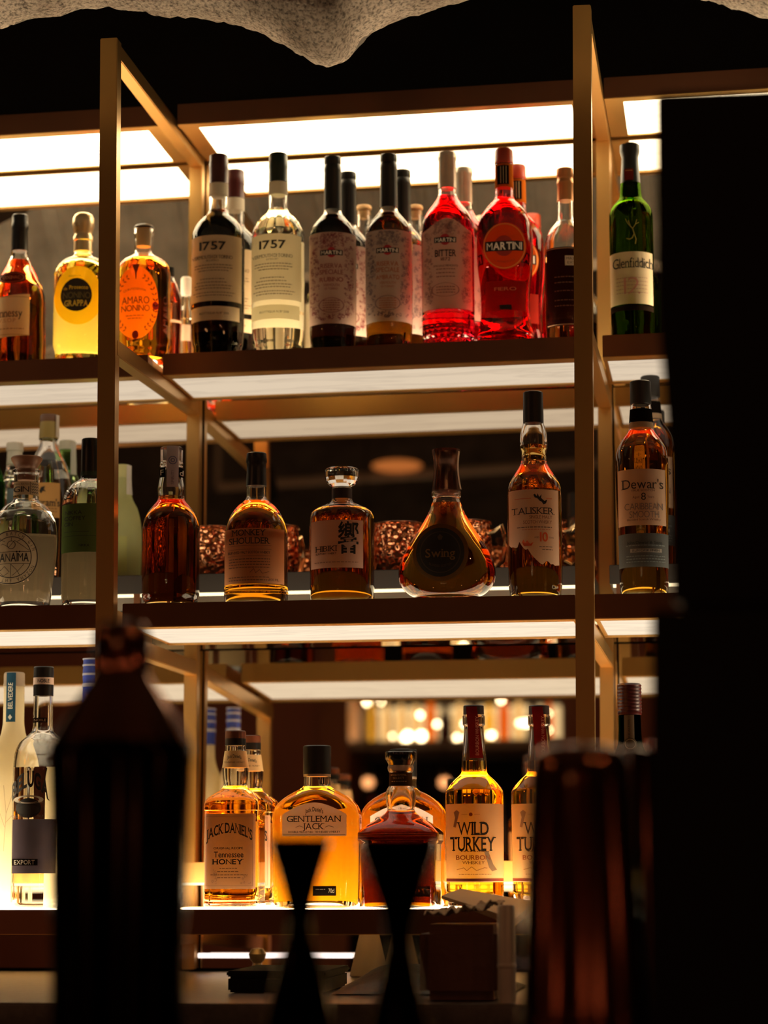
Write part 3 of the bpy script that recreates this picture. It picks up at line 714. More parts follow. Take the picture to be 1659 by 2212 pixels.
# clear stoppered bottles in the third rank
for px, lb in ((787, 'clear stoppered bottle between the two reserve vermouths, at the back'), (899, 'clear stoppered bottle behind the gap before the red bitter')):
    B = Bottle('stoppered_bottle', lb, 'bottle', px, .491, z1(px, .491), [(458, 15), (490, 15.5), (505, 18), (525, 20), (545, 21), (742, 20)], liq=(liquid('straw_spirit', (1, 3, 12)), 520), group='clear stoppered bottles')
    B.lathe('stopper', [(446, 15), (449, 17), (454, 17), (456, 12), (474, 11)], pbr('tan_cork', '#b58a55', .6))
# green malt bottle
GREEN = glass('green_glass', (0.20, 0.33, 0.05))
B = Bottle('malt_whisky_bottle', 'green malt whisky bottle with black cap and cream label right of the right post', 'bottle', 1368, .345, z1(1368),
           [(394, 21.5), (418, 23.5), (430, 25.5), (438, 32), (452, 43), (468, 48), (500, 48.5), (670, 48.5), (700, 48), (716, 46)], gmat=GREEN, liq=(liquid('green_malt', (9, 6, 45)), 436))
B.lathe('capsule', [(313, 19), (316, 22), (330, 22), (343, 18.5), (360, 19.5), (398, 22)], BLACK)
B.label('neck_label', 1357, 1374, 372, 396, '#5c1c12', [('R', 1359, 1372, 375, 376.5, '#a8763a')], lift=.003)
B.label('front_label', 1318, 1413, 556, 668, '#d8bf9d', [('T', 'Glenfiddich', 1370, 580, 21, 86, INK, 0, True), ('T', '12', 1367, 629, 36, 34, '#c98a78', -.012)] + [('F', 1334, 1400, y, 1.6, '#b5897a', y) for y in (612, 620, 628, 636, 644)], trans=.15)
B.label('lower_band', 1318, 1413, 671, 682, '#241a14', trans=.1)
B.marks('stag_emblem', [('S', [(1362, 490), (1366, 502), (1371, 507), (1374, 518), (1370, 527), (1364, 530), (1358, 528)], 2, '#9a8a3a'), ('S', [(1366, 502), (1360, 495), (1356, 486)], 1.5, '#9a8a3a'), ('S', [(1371, 507), (1377, 498), (1380, 488)], 1.5, '#9a8a3a'), ('S', [(1377, 498), (1384, 494)], 1.4, '#9a8a3a'), ('S', [(1374, 518), (1378, 530), (1376, 540)], 2, '#9a8a3a')])
# ================================================================== middle shelf
def z2(cx, Y=.10): return ztop('s2', at(cx, 1290, Y)[0])
# round shouldered gin with a wooden stopper
B = Bottle('gin_bottle', 'squat clear gin bottle with flared wooden stopper and round emblem, middle shelf', 'bottle', 52, .10, z2(52),
           [(1016, 28), (1019, 31), (1025, 31), (1029, 27), (1042, 26.5), (1080, 28), (1087, 34), (1098, 48), (1115, 60), (1138, 67), (1160, 69), (1200, 68), (1260, 61), (1296, 57), (1310, 55)], liq=(WATER, 1110), wall=.004)
WOOD = pbr('stopper_beech', '#8a5a3c', .5, var=.2, scale=30)
B.lathe('stopper', [(989, 32), (992, 34.5), (997, 33), (1008, 26), (1015, 22.5), (1016, 20), (1040, 18.5)], WOOD)
B.label('neck_label', 25, 79, 1045, 1074, '#c9b090', [('T', 'GIN', 42, 1062, 12, 32, '#2a2018', .01), ('T', 'SMALL BATCH', 42, 1051, 3.5, 32, '#4a3a2c'), ('R', 60, 61, 1046, 1073, '#4a3a2c')] + [('S', [(63 + 2 * k, 1050 + 6 * j + (2 if k % 2 else -1)) for k in range(8)], 1, '#4a3a2c') for j in range(4)], trans=.2)
t_, b_ = cr(1213, 58)
ring_t = []
def ring_text(body, xc, yc, r, a0, a1, h, col, squash=1.0):
    n = len(body); o = []
    for i, ch in enumerate(body):
        if ch == ' ': continue
        a = R(a0 + (a1 - a0) * i / max(n - 1, 1)); o.append(('G', ch, xc + r * math.sin(a) * squash, yc - r * math.cos(a), h, a, col))
    return o
_old = Bottle.item
def _item(s, b, it, mi, lift):
    if it[0] == 'G':
        _, ch, xc, yc, h, a, col = it; gl, W = layout(ch); P, Fs, _c = gl[0]; vs = []
        for p in P:
            dx, dy = (p[0] - W / 2) * h * .8, (p[1] - .5) * h
            vs.append(s.pos(xc + dx * math.cos(a) + dy * math.sin(a), s.z(yc + dx * math.sin(a) - dy * math.cos(a)), lift + .0005))
        b.add(vs, Fs, mi(col)); return
    return _old(s, b, it, mi, lift)
Bottle.item = _item
K = '#3a3028'
B.label('round_label', -32, 79, t_, b_, '#bfa98c', [('E', 23, 1213, 56, 57, K, .96), ('E', 23, 1213, 43, 44, K, .96), ('R', -17, 64, 1201, 1202, K), ('R', -17, 64, 1226, 1227, K), ('T', 'CANAIMA', 24, 1213.5, 17, 72, '#231c17', .02), ('R', 33, 36, 1200.2, 1203.4, '#231c17'), ('R', 39, 42, 1200.2, 1203.4, '#231c17'),
        ('S', [(-12, 1198), (5, 1184), (18, 1192), (30, 1178), (48, 1190), (60, 1199)], 1, K), ('E', 23, 1187, 9, 9, K, .85), ('S', [(23, 1172), (23, 1178)], 1, K), ('S', [(10, 1180), (-2, 1173)], 1, K), ('S', [(36, 1180), (48, 1173)], 1, K),
        ('S', [(23, 1228), (23, 1256)], 1, K), ('S', [(23, 1228), (35, 1240), (42, 1252)], 1, K), ('S', [(50, 1228), (40, 1240), (26, 1252)], 1, K), ('S', [(-14, 1238), (-6, 1230), (2, 1240), (10, 1232), (20, 1244)], 1, K), ('S', [(-8, 1250), (0, 1243), (8, 1252), (18, 1246)], 1, K)] +
        ring_text('SMALL BATCH GIN', 23, 1213, 49.5, -70, 70, 7, K) + ring_text('NOZAMA EHT MORF', 23, 1213, 49.5, 240, 120, 7, K)[0:0] + ring_text('FROM THE AMAZON', 23, 1213, 49.5, 245, 115, 7, K), trans=.25, ncol=44)
B.back_label(1150, 1292, R(70), '#75654f', .3)
# green label gin beside the post
B = Bottle('gin_bottle', 'clear gin bottle with black cap and dark green label left of the front post', 'bottle', 192, .10, z2(192),
           [(1028, 20.5), (1035, 22), (1041, 29), (1052, 44), (1070, 55), (1092, 60.5), (1200, 61), (1285, 60.5), (1305, 58)], liq=(WATER, 1062), wall=.0035)
B.lathe('cap', [(950, 19), (952, 20.5), (975, 21), (1018, 21.5), (1031, 21.8)], BLACK)
B.lathe('neck_band', [(1022, 22), (1031, 22.2)], pbr('green_band', '#1d3a22', .5))
B.label('front_label', 122, 256, 1097, 1201, '#56683a', [('T', 'NIKKA', 157, 1116, 8, 35, '#11150c', .015), ('T', 'COFFEY', 160, 1128.5, 8, 44, '#11150c', .015), ('T', 'GIN', 147, 1141, 8, 18, '#11150c', .015), ('R', 137, 190, 1157, 1157.8, '#161c10'), ('R', 137, 215, 1166, 1166.8, '#161c10'), ('T', 'NIKKA', 180, 1187, 5, 22, '#11150c', .02)], trans=.1)
B.label('neck_print', 137, 150, 1084, 1086, '#2f3d22', trans=.1)
B.back_label(1130, 1290, R(75), '#65563f', .3)
# bottles on the rear bench, left
zr = RZ['s2']; YR = .425
B = Bottle('gin_bottle', 'tall clear gin bottle with brown and gold capped neck behind the squat gin', 'bottle', 100, YR, zr,
           [(950, 20.5), (957, 19.5), (966, 21), (982, 28), (1006, 40), (1036, 50), (1066, 55), (1100, 56), (1230, 55), (1245, 53)], liq=(WATER, 1000), wall=.004)
B.lathe('cap', [(898, 17.5), (900, 19), (914, 19.3)], pbr('cap_brown', '#5d3a20', .45)); B.lathe('neck_foil', [(914, 19.4), (942, 21), (950, 21.2)], pbr('foil_olive', '#8d7a44', .45, .3))
B.label('neck_strip', 114, 122, 900, 948, '#cfc3b4', trans=.3, lift=.002)
B.label('front_label', 72, 126, 1052, 1127, '#b98d58', [('T', 'gram\'s', 103, 1095, 15, 46, INK, .01, True), ('P', [(86, 1062), (94, 1060), (92, 1066), (96, 1072), (90, 1070), (86, 1076), (82, 1070)], INK)] + [('F', 80, 120, y, 1.8, '#6a4a2c', y) for y in (1108, 1114)], trans=.2)
B.marks('neck_seal', [('E', 92, 1008, 9, 8, '#1c1a1c')])
FROSTG = paper('frosted_white', '#e6e2d6', .65)
B = Bottle('gin_bottle', 'clear bottle with plain white cap at the rear, far left', 'bottle', 27, .485, zr, [(975, 16), (1010, 17.5), (1030, 22), (1050, 34), (1070, 38), (1245, 38)], liq=(WATER, 1020))
B.lathe('cap', [(958, 16.5), (960, 18.5), (976, 18.8), (978, 16.5), (1006, 17.5)], pbr('white_plastic', '#d8d2c4', .4)); B.label('front_label', 12, 42, 1062, 1100, '#7a8796', trans=.2)
PALEGREEN = glass('pale_green_glass', (0.72, 0.9, 0.62), .12)
B = Bottle('gin_bottle', 'pale green frosted bottle with paper strip over its cap, beside the green label gin', 'bottle', 141, .499, zr, [(974, 17.5), (1010, 19), (1030, 24), (1052, 33), (1080, 36), (1245, 36)], gmat=PALEGREEN, liq=(WATER, 1020))
B.lathe('cap', [(954, 16.5), (957, 18), (974, 18.6)], paper('cap_white', '#d8d8cc', .4)); B.label('paper_strip', 148, 160, 956, 1030, '#d3d6d2', trans=.35, lift=.0015)
B = Bottle('gin_bottle', 'dark green bottle sliver at the extreme left edge of the middle shelf', 'bottle', -22, .432, zr, [(972, 14), (1000, 15), (1030, 24), (1050, 29), (1245, 29)], gmat=glass('bottle_green', (0.25, 0.6, 0.22)), liq=(WATER, 1000))
B.lathe('cap', [(950, 14), (972, 15)], BLACK)
B = Bottle('gin_bottle', 'pale frosted bottle with paper strip just behind the left front post', 'bottle', 262, YR, zr, [(1030, 18), (1062, 19), (1080, 23), (1102, 34), (1140, 42), (1180, 43.5), (1245, 42)], gmat=paper('frosted_pale', '#dde0b8', .7))
B.lathe('cap', [(1006, 15), (1008, 17.5), (1034, 18.4)], paper('cap_cream', '#d6d6a4', .4)); B.label('paper_strip', 270, 284, 1008, 1072, '#d8d6d6', trans=.35, lift=.0015); B.label('front_label', 256, 273, 1165, 1242, '#e3e6a6', trans=.55)
# amber bottle with seal
B = Bottle('whisky_bottle', 'unlabelled dark amber whisky bottle with paper seal over a clear cap', 'bottle', 368, .10, z2(368),
           [(1000, 24), (1005, 25.3), (1010, 25.3), (1014, 23), (1040, 26.5), (1060, 29.5), (1072, 28), (1082, 29.5), (1092, 37), (1108, 50), (1128, 59), (1150, 62.5), (1285, 62.5), (1302, 59)], liq=(DARKWH, 1074))
B.lathe('cap', [(968, 22), (970, 25), (999, 24.5)], glass('clear_cap', (0.85, 0.8, 0.78), .15), segs=10)
B.label('paper_seal', 359, 381, 969, 1058, '#b8aab0', [('E', 370, 1000, 8, 9, '#5a5a82', .8), ('E', 370, 1000, 4, 4.5, '#5a5a82', .6), ('V', 'SPIRITS', 370, 1036, 5, 34, '#8a7680')], trans=.3, lift=.003)
B.label('neck_badge', 381, 393, 1014, 1036, '#17120f', [('T', 'd', 387, 1026, 12, 7, '#d8cfc4')], trans=.1, lift=.002); B.label('neck_badge', 345, 356, 1014, 1036, '#17120f', [('T', 'F', 350, 1025, 12, 6, '#d8cfc4')], trans=.1, lift=.002)
# tan label whisky
B = Bottle('whisky_bottle', 'round shouldered whisky bottle with black cap and tan label of two big lines', 'bottle', 553, .10, z2(553),
           [(1050, 21.5), (1076, 22), (1083, 26), (1096, 41), (1116, 56), (1140, 65), (1165, 68.5), (1270, 68.5), (1277, 70), (1298, 69)], liq=(WHISKY, 1086), wall=.0035)
B.lathe('cap', [(980, 19), (982, 21.5), (1000, 23), (1003, 21.5), (1014, 21), (1052, 22.6)], BLACK)
B.label('front_label', 478, 613, 1151, 1269, '#b07d5c', [('T', 'MONKEY', 537, 1160.5, 13, 70, '#1c1512', .01, True), ('T', 'SHOULDER', 538, 1178, 13, 85, '#1c1512', .01, True), ('R', 494, 585, 1188, 1188.8, '#6a4636'), ('R', 494, 585, 1196, 1196.8, '#6a4636'), ('T', 'BLENDED MALT SCOTCH WHISKY', 538, 1203, 5, 88, '#2a1c16', .02), ('R', 494, 585, 1210, 1210.8, '#6a4636'),
        ('S', [(540, 1246), (548, 1238), (552, 1247), (560, 1240), (566, 1248), (580, 1244)], 1, '#5a382c'), ('T', '700 ML', 590, 1261, 5, 22, '#4a3026')] + [('F', 496, 582, y, 1.7, '#5a3c30', y) for y in (1217, 1223, 1229, 1235, 1256, 1262)], trans=.1)
# 24 sided decanter
class Prism(Bottle): pass
B = Bottle('whisky_bottle', 'faceted whisky decanter with wide glass stopper and square white label', 'bottle', 739, .10, z2(739),
           [(1054, 21), (1080, 21.5), (1087, 25), (1094, 40), (1102, 58), (1110, 67), (1122, 70), (1272, 70), (1280, 69), (1292, 70)], liq=(WHISKY, 1103), segs=24, flat=True, wall=.004)
B.lathe('stopper', [(1013, 31), (1016, 37), (1034, 37), (1042, 34), (1048, 29), (1051, 24), (1054, 20), (1070, 18)], CLEAR, segs=24, sharp=10)
B.lathe('neck_band', [(1058, 22), (1080, 22.3)], pbr('plum_band', '#1d0d14', .5))
B.label('front_label', 674, 783, 1134, 1236, '#c3a296', [('T', '\u97ff', 752, 1175, 50, 43, '#0d0b0b', .012), ('T', 'HIBIKI', 706, 1195, 12, 43, '#171212', .0, True), ('T', 'SUNTORY WHISKY', 706, 1205.5, 4.2, 43, '#2a2020', .02), ('F', 682, 772, 1224, 2, '#8a6a62', 4)], trans=.12, lift=.0012)
# flask with dark medallion
B = Bottle('whisky_flask', 'pear shaped whisky flask with big dark round medallion and brown capsule', 'bottle', 966, .10, z2(966),
           [(1062, 30), (1066, 32.5), (1074, 32), (1079, 29.5), (1090, 32), (1112, 41), (1140, 57), (1168, 76), (1196, 93), (1222, 103), (1243, 106), (1262, 102), (1278, 91), (1288, 78), (1291, 70)], liq=(WHISKY, 1089), dr=.55, wall=.0035)
B.lathe('capsule', [(973, 30), (976, 31), (998, 27.5), (1022, 27), (1046, 30), (1064, 32)], glass('smoky_capsule', (0.42, 0.30, 0.25), .2))
q = MB(); sp = []
for i in range(9):
    t = i / 8; y = 980 + 82 * t; sp.append((B.z(y), 31 + (3.5 * t * t + (-3.5) * math.sin(t * math.pi)) + .8))
vs = []
for z, h in sp: vs += [(h * B.k + 0.0, -.010, z), (h * B.k * .92, -.016, z)]
q.add(vs, [(2 * i, 2 * i + 1, 2 * i + 3, 2 * i + 2) for i in range(8)]); q.build('paper_strip', paper('paper_strip', '#c8beb2', .35), B.root)
t_, b_ = cr(1201, 62)
B.label('medallion', 892, 1013, t_, b_, '#5e4426', [('E', 952, 1201, 52, 53, '#120d0a'), ('E', 952, 1201, 44, 45, '#3a2a18', .95, .0003), ('T', 'Swing', 952, 1203, 18, 64, '#7a5a2c', .01, True), ('T', 'BLENDED SCOTCH', 952, 1228, 5, 48, '#4a3820', 0, False, -6), ('P', [(946, 1168), (952, 1162), (958, 1168), (955, 1175), (949, 1175)], '#4a3820')], trans=.05, ncol=44, lift=.001)
# island malt
B = Bottle('whisky_bottle', 'tall amber malt whisky bottle with bulged neck and white label with orange 10', 'bottle', 1157, .10, z2(1157),
           [(914, 21.5), (926, 25.5), (944, 29.3), (960, 30), (974, 28.5), (984, 26.8), (996, 27), (1008, 31), (1026, 42), (1042, 52), (1060, 58), (1080, 59), (1200, 59), (1266, 58), (1283, 56)], liq=(WHISKY, 964))
B.lathe('cap', [(848, 19), (850, 21.5), (900, 22.5), (916, 22.5)], pbr('cap_plum', '#120a0c', .4))
jag = [0, 6, 3, 8, 2, -4, 4, 10, 14, 12, 20, 26, 31, 36, 40, 44, 46, 42, 38, 40, 45, 44, 47, 46, 45]
B.label('front_label', 1102, 1208, 1067, lambda u: 1182 + jag[min(24, int((u + 1) * 12))], '#d2b9a9', [('R', 1115, 1150, 1086, 1087, '#c9553a'), ('R', 1182, 1194, 1086, 1087, '#c9553a'), ('T', 'TALISKER', 1153, 1113, 14, 88, '#2a2426', .0, True), ('T', 'SINGLE MALT', 1170, 1126.5, 6.5, 48, '#7a5246'), ('T', 'SCOTCH WHISKY', 1163, 1137, 7, 60, '#7a5246'), ('F', 1120, 1193, 1148, 1.8, '#5a4a48', 2), ('F', 1130, 1190, 1153, 1.8, '#c08070', 3),
        ('T', '10', 1176, 1169, 19, 17, '#d8572c', .02), ('T', 'AGED', 1161, 1170, 3.6, 10, '#5a4a48'), ('T', 'YEARS', 1191, 1170, 3.6, 10, '#5a4a48'), ('F', 1166, 1194, 1190, 1.6, '#6a5a58', 5), ('F', 1172, 1194, 1196, 1.6, '#6a5a58', 6),
        ('P', [(1130, 1180), (1133, 1174), (1137, 1181), (1141, 1176), (1147, 1184), (1154, 1180), (1150, 1188), (1134, 1188)], '#d8572c'),
        ('P', [(1155, 1079), (1158, 1077), (1162, 1082), (1164, 1076), (1167, 1084), (1172, 1078), (1171, 1086), (1178, 1092), (1184, 1089), (1181, 1097), (1176, 1100), (1172, 1094), (1168, 1092), (1163, 1086), (1158, 1085)], '#17171a')], trans=.12, ncol=24, nrow=4)
# blended whisky on the right
def dewar():
    B = Bottle('whisky_bottle', 'blended whisky bottle with cream upper and blue-grey lower label right of the right post', 'bottle', 1392, .10, z2(1392),
               [(876, 22), (886, 23.5), (912, 25.5), (930, 27), (940, 33), (956, 45), (976, 54), (1000, 57.5), (1060, 57), (1160, 54), (1258, 53), (1275, 52)], liq=(WHISKY, 932))
    B.lathe('cap', [(825, 20.5), (827, 23), (874, 23.2), (876, 22)], pbr('cap_grey', '#23201f', .45))
    B.lathe('neck_label', [(887, 24), (914, 26.2)], paper('neck_black', '#15110f', .05)); B.lathe('neck_rule', [(916, 26.3), (928, 27.3)], paper('neck_cream', '#b59a80', .2))
    B.label('front_label', 1340, 1441, 1023, 1143, '#c9a78f', [('T', 'Dewar\'s', 1393, 1055, 20, 86, '#2a1e1c', .0, True), ('T', 'TRUE SCOTCH', 1393, 1069, 4.2, 50, '#5a3c34'), ('T', 'Aged', 1378, 1083, 5, 14, '#5a3c34'), ('T', '8', 1394, 1082, 15, 10, '#2a1e1c'), ('T', 'Years', 1409, 1083, 5, 14, '#5a3c34'), ('T', 'CARIBBEAN', 1394, 1103, 14, 80, '#7a6a68', -.005), ('T', 'SMOOTH', 1395, 1120, 14, 62, '#7a6a68', -.005), ('T', 'Blended Scotch Whisky', 1394, 1131, 4, 70, '#5a3c34')], trans=.1)
    B.label('lower_label', 1336, 1448, 1160, 1232, '#5c5e60', [('T', 'John Dewar & Sons', 1394, 1180, 6, 74, '#20262a', .01), ('R', 1364, 1430, 1193, 1201, '#9a9088'), ('T', 'RUM CASK FINISH', 1397, 1197, 5, 56, '#20262a')] + [('F', 1356, 1436, y, 1.7, '#7a8488', y) for y in (1186, 1209, 1215, 1221)], trans=.05)
    return B
BD = dewar()
behind(BD, 1408, 1000, .44, zr, 'dark capped whisky bottle on the rear bench behind the right-hand blended whisky')
# hammered copper mugs on the rear bench
def copper_mat():
    m, nt, out = mat('hammered_copper'); b = nt.nodes.new('ShaderNodeBsdfPrincipled')
    b.inputs['Base Color'].default_value = (0.80, 0.36, 0.20, 1); b.inputs['Metallic'].default_value = 1; b.inputs['Roughness'].default_value = 0.16
    tc = nt.nodes.new('ShaderNodeTexCoord'); v = nt.nodes.new('ShaderNodeTexVoronoi'); v.inputs['Scale'].default_value = 120; v.feature = 'SMOOTH_F1'
    bp = nt.nodes.new('ShaderNodeBump'); bp.inputs['Strength'].default_value = 0.9; bp.inputs['Distance'].default_value = 0.006; bp.invert = True
    nt.links.new(tc.outputs['Object'], v.inputs['Vector']); nt.links.new(v.outputs['Distance'], bp.inputs['Height']); nt.links.new(bp.outputs[0], b.inputs['Normal']); nt.links.new(b.outputs[0], out.inputs[0]); return m
COPPER = copper_mat(); COPS = pbr('polished_copper', (0.82, 0.38, 0.22), .2, 1.0)
def mug(px, label):
    X = at(px, 1170, YR)[0]; k = mpp(X, YR); r = empty('copper_mug', (X, YR, zr + .0008), label, 'mug', 'hammered copper mugs on the rear bench', R(58))
    h = 118 * k; R_ = 56 * k
    P = [(R_ * .62, 0), (R_ * .80, .002), (R_ * .92, h * .12), (R_ * 1.0, h * .35), (R_ * 1.0, h * .6), (R_ * .95, h * .85), (R_ * .95, h * .97)]
    b = MB(); b.lathe(P + [(R_ * .90, h * .97), (R_ * .93, h * .6), (R_ * .85, h * .13), (R_ * .6, .004)], 40); b.build('cup_body', COPPER, r)
    b = MB(); b.lathe([(R_ * .94, h * .955), (R_ * 1.0, h * .965), (R_ * 1.0, h * .995), (R_ * .97, h), (R_ * .91, h * .99), (R_ * .91, h * .955)], 40, caps=False); b.build('rim', COPS, r)
    b = MB(); b.tube([(R_ * .93, 0, h * .78), (R_ * 1.25, 0, h * .80), (R_ * 1.52, 0, h * .88), (R_ * 1.62, 0, h * .72), (R_ * 1.66, 0, h * .5), (R_ * 1.55, 0, h * .25), (R_ * 1.3, 0, h * .14), (R_ * .98, 0, h * .22)], .0042, 8); b.build('handle', pbr('handle_brass', (0.78, 0.55, 0.32), .2, 1.0), r)
    return r
ml = ['copper mug partly behind the unlabelled amber bottle', 'copper mug hidden behind the tan label whisky', 'copper mug behind the faceted decanter, left side showing', 'copper mug in plain view between decanter and medallion flask', 'copper mug behind the flask, handle towards the tall malt', 'copper mug behind the tall malt, handle at the right post']
mg = mug(458, ml[0])
for px, l in zip((592, 724, 862, 1006, 1168), ml[1:]): dup(mg, (at(px, 1170, YR)[0], YR, zr + .0008), l, rz=R(-20) if px > 1000 else R(58))
# ================================================================== lowest shelf
def z3(cx, Y=.10): return ztop('s3', at(cx, 1950, Y)[0])
FR = paper('frosted_bottle', '#f0ead8', .75)
B = Bottle('vodka_bottle', 'frosted white vodka bottle with blue strip on the neck, left edge of the lowest shelf', 'bottle', 22, .195, z3(22, .195), [(1478, 22), (1560, 22.5), (1585, 26), (1612, 38), (1645, 52), (1690, 58), (1955, 58)], gmat=FR)
B.lathe('cap', [(1454, 20), (1457, 22.3), (1478, 22.5), (1480, 23.3), (1485, 23.3)], paper('cap_frost', '#b9a893', .3))
B.label('blue_strip', 7, 25, 1456, 1562, '#2f5268', [('V', 'BELVEDERE', 15, 1506, 8.5, 56, '#d8d6c8'), ('P', [(15, 1546), (11, 1552), (15, 1558), (19, 1552)], '#d8d6c8')], trans=.2, lift=.0016)
B.marks('tree_print', [('S', [(4, 1700), (10, 1760), (6, 1840)], 1.2, '#b8a98c'), ('S', [(10, 1760), (22, 1720)], 1, '#b8a98c'), ('S', [(8, 1790), (-6, 1750)], 1, '#b8a98c'), ('S', [(9, 1780), (26, 1760)], 1, '#b8a98c')])
B = Bottle('vodka_bottle', 'clear vodka bottle with black cap and black curved lettering left of the shaker', 'bottle', 86, .10, z3(86),
           [(1503, 20.5), (1568, 21), (1580, 23), (1592, 34), (1606, 49), (1630, 59), (1665, 62), (1880, 62), (1950, 62), (1958, 60)], liq=(WATER, 1660), wall=.004)
B.lathe('cap', [(1442, 20), (1444, 21.6), (1466, 21.8)], BLACK); CBD = B.lathe('cap_band', [(1466, 22), (1481, 22)], paper('cap_band', '#cdb7ad', .1)); B.lathe('collar', [(1481, 21.6), (1505, 21.4)], BLACK)
B.marks('band_print', [('T', 'NOBLE', 86, 1473.5, 7, 23, INK, .02)], lift=.0009, parent=CBD)
B.label('neck_label', 64, 95, 1553, 1563, '#19110e', [('T', 'NOBLE', 80, 1558, 5, 24, '#8a6a55')], trans=.05)
B.marks('front_print', [('T', 'BELUGA', 62, 1701, 32, 76, '#15100e', .035, True, 30), ('E', 59, 1748, 26, 21, '#1a1310'), ('E', 59, 1730, 31, 9, '#c9beae', .7), ('E', 59, 1752, 22, 11, '#2e2622'), ('T', 'NOBLE RUSSIAN VODKA', 56, 1766, 6, 70, '#4a3c38')])
B.label('export_box', 27, 80, 1857, 1871, '#171110', [('T', 'EXPORT', 53, 1864, 9, 42, '#b5a696', .01)], trans=.05, lift=.0008)
B.label('dark_panel', 26, 118, 1772, 1888, '#4a4048', trans=.2, lift=.0001)  # tint put on for the dark backdrop showing through the glass
# blue capped spirits behind the shaker
BC = Bottle('vodka_bottle', 'white frosted bottle with blue cap, left one of the pair behind the shaker', 'bottle', 190, .18, z3(190, .18), [(1500, 16.5), (1552, 17.5), (1575, 22), (1600, 31), (1625, 33), (1660, 33), (1955, 33)], gmat=FR, group='blue capped bottles')
BLUE = pbr('blue_cap', '#3246a0', .4)
BC.lathe('cap', [(1424, 15.5), (1426, 17), (1446, 17.4), (1448, 18), (1470, 18), (1472, 17.4), (1520, 17.8)], BLUE)
WB = paper('band_white', '#c4c6d6', .3)
for ya_, yb_ in ((1424, 1427), (1437, 1441), (1456, 1461), (1478, 1486)): BC.lathe('cap_band', [(ya_, 18.6), (yb_, 18.6)], WB)
behind(BC, 264, 1600, .187, z3(264, .187), 'white frosted bottle with blue cap, right one of the pair behind the shaker')
# square honey whiskey, two of them
B = Bottle('whiskey_bottle', 'square honey whiskey bottle with arched lettering and beige label, front one of two', 'bottle', 507, .10, z3(507),
           [(1612, 21.5), (1622, 22), (1645, 25.5), (1664, 28), (1682, 27), (1695, 25), (1702, 27), (1716, 42), (1730, 55), (1740, 58), (1752, 58.5), (1754, 57), (1948, 57.5), (1952, 58.5), (1965, 56)], n=9, liq=(liquid('honey_whiskey', (.8, 8, 34)), 1700), segs=64, wall=.0035)
B.lathe('cap', [(1580, 20), (1582, 22), (1597, 22.4)], pbr('cap_amber', '#5a2e16', .4)); B.lathe('cap_collar', [(1597, 22.2), (1612, 22.4)], BLACK)
NL = B.lathe('neck_label', [(1624, 23.3), (1645, 26.2), (1660, 28.4)], paper('neck_label_cream', '#d8bd90', .3)); B.marks('neck_print', [('T', 'Jack Daniel\'s', 505, 1637, 7, 30, INK, .015, False, 3), ('T', 'TENNESSEE  HONEY', 505, 1649, 3.6, 44, '#5a4028')], lift=.0016, parent=NL)
B.label('front_label', 441, 550, 1760, 1921, '#b58a70', [('T', 'JACK DANIEL\'S', 495, 1799, 21, 97, '#1d1411', .02, True, 17), ('T', 'ORIGINAL RECIPE', 493, 1834, 4.5, 62, '#3a2820', .015), ('T', 'Tennessee', 494, 1847.5, 12, 62, '#1d1411', .015), ('T', 'HONEY', 492, 1863, 10.5, 64, '#1d1411', .03, True), ('R', 446, 545, 1765, 1766, '#8d6450'), ('R', 446, 447, 1765, 1915, '#8d6450'), ('R', 544, 545, 1765, 1915, '#8d6450'), ('R', 446, 545, 1914, 1915, '#8d6450')] +
        [('F', x0, x1, y, 1.8, '#7a5444', y) for x0, x1, y in ((475, 512, 1877), (470, 516, 1884), (456, 534, 1891), (470, 520, 1897))] + curls(452, 470, 1880, 1910, '#9a705c', 9, 8) + curls(520, 540, 1880, 1910, '#9a705c', 10, 8), trans=.2, nrow=6)
B.back_label(1770, 1920, R(40), '#cfae8a', .5)
behind(B, 541, 1800, .225, z3(541, .225), 'second square honey whiskey bottle standing behind its twin')
# arched flask shaped whiskey
B = Bottle('whiskey_bottle', 'broad golden whiskey bottle with black cap and arched silver-white label', 'bottle', 685, .10, z3(685),
           [(1674, 28.5), (1698, 29), (1704, 34), (1712, 50), (1724, 69), (1738, 83), (1752, 91), (1770, 94), (1850, 93), (1945, 91), (1960, 88)], n=4, dr=.48, liq=(GOLDWH, 1702), segs=64, wall=.004)
B.lathe('cap', [(1612, 27.5), (1614, 30), (1674, 30)], BLACK); B.lathe('cap_ring', [(1674, 29.6), (1679, 29.4)], pbr('steel_ring', (0.5, 0.42, 0.34), .3, .8))
B.label('front_label', 611, 747, lambda u: 1762 - 26 * (1 - abs(u) ** 1.7), 1808, '#e6dcdc', [('T', 'Jack Daniel\'s', 679, 1753, 9, 38, '#1d1718', .015, False, 5), ('T', 'GENTLEMAN', 678, 1771, 13, 114, '#151112', .005, True), ('T', 'JACK', 677, 1787, 13, 44, '#151112', .005, True), ('T', 'DOUBLE MELLOWED  TENNESSEE WHISKEY', 679, 1799, 3.8, 110, '#3a3032', .02), ('S', [(640, 1789), (648, 1786), (656, 1789)], 1.4, '#9a8a8c'), ('S', [(702, 1789), (710, 1786), (720, 1789)], 1.4, '#9a8a8c'), ('R', 613, 745, 1804.5, 1805.5, '#5a4c50')], trans=.3, ncol=30)
B.label('lower_label', 676, 725, 1915, 1936, '#17100c', [('T', '70cl', 715, 1925, 9, 12, '#b8a890'), ('F', 682, 702, 1922, 1.8, '#7a6a58', 2)], trans=.05)
BG = B; B.back_label(1748, 1948, R(68), '#c08f4a', .4)  # back label added to give the whiskey a golden glow
behind(B, 872, 1800, .23, z3(872, .23), 'broad golden whiskey bottle peeping out behind the dark single barrel bottle')
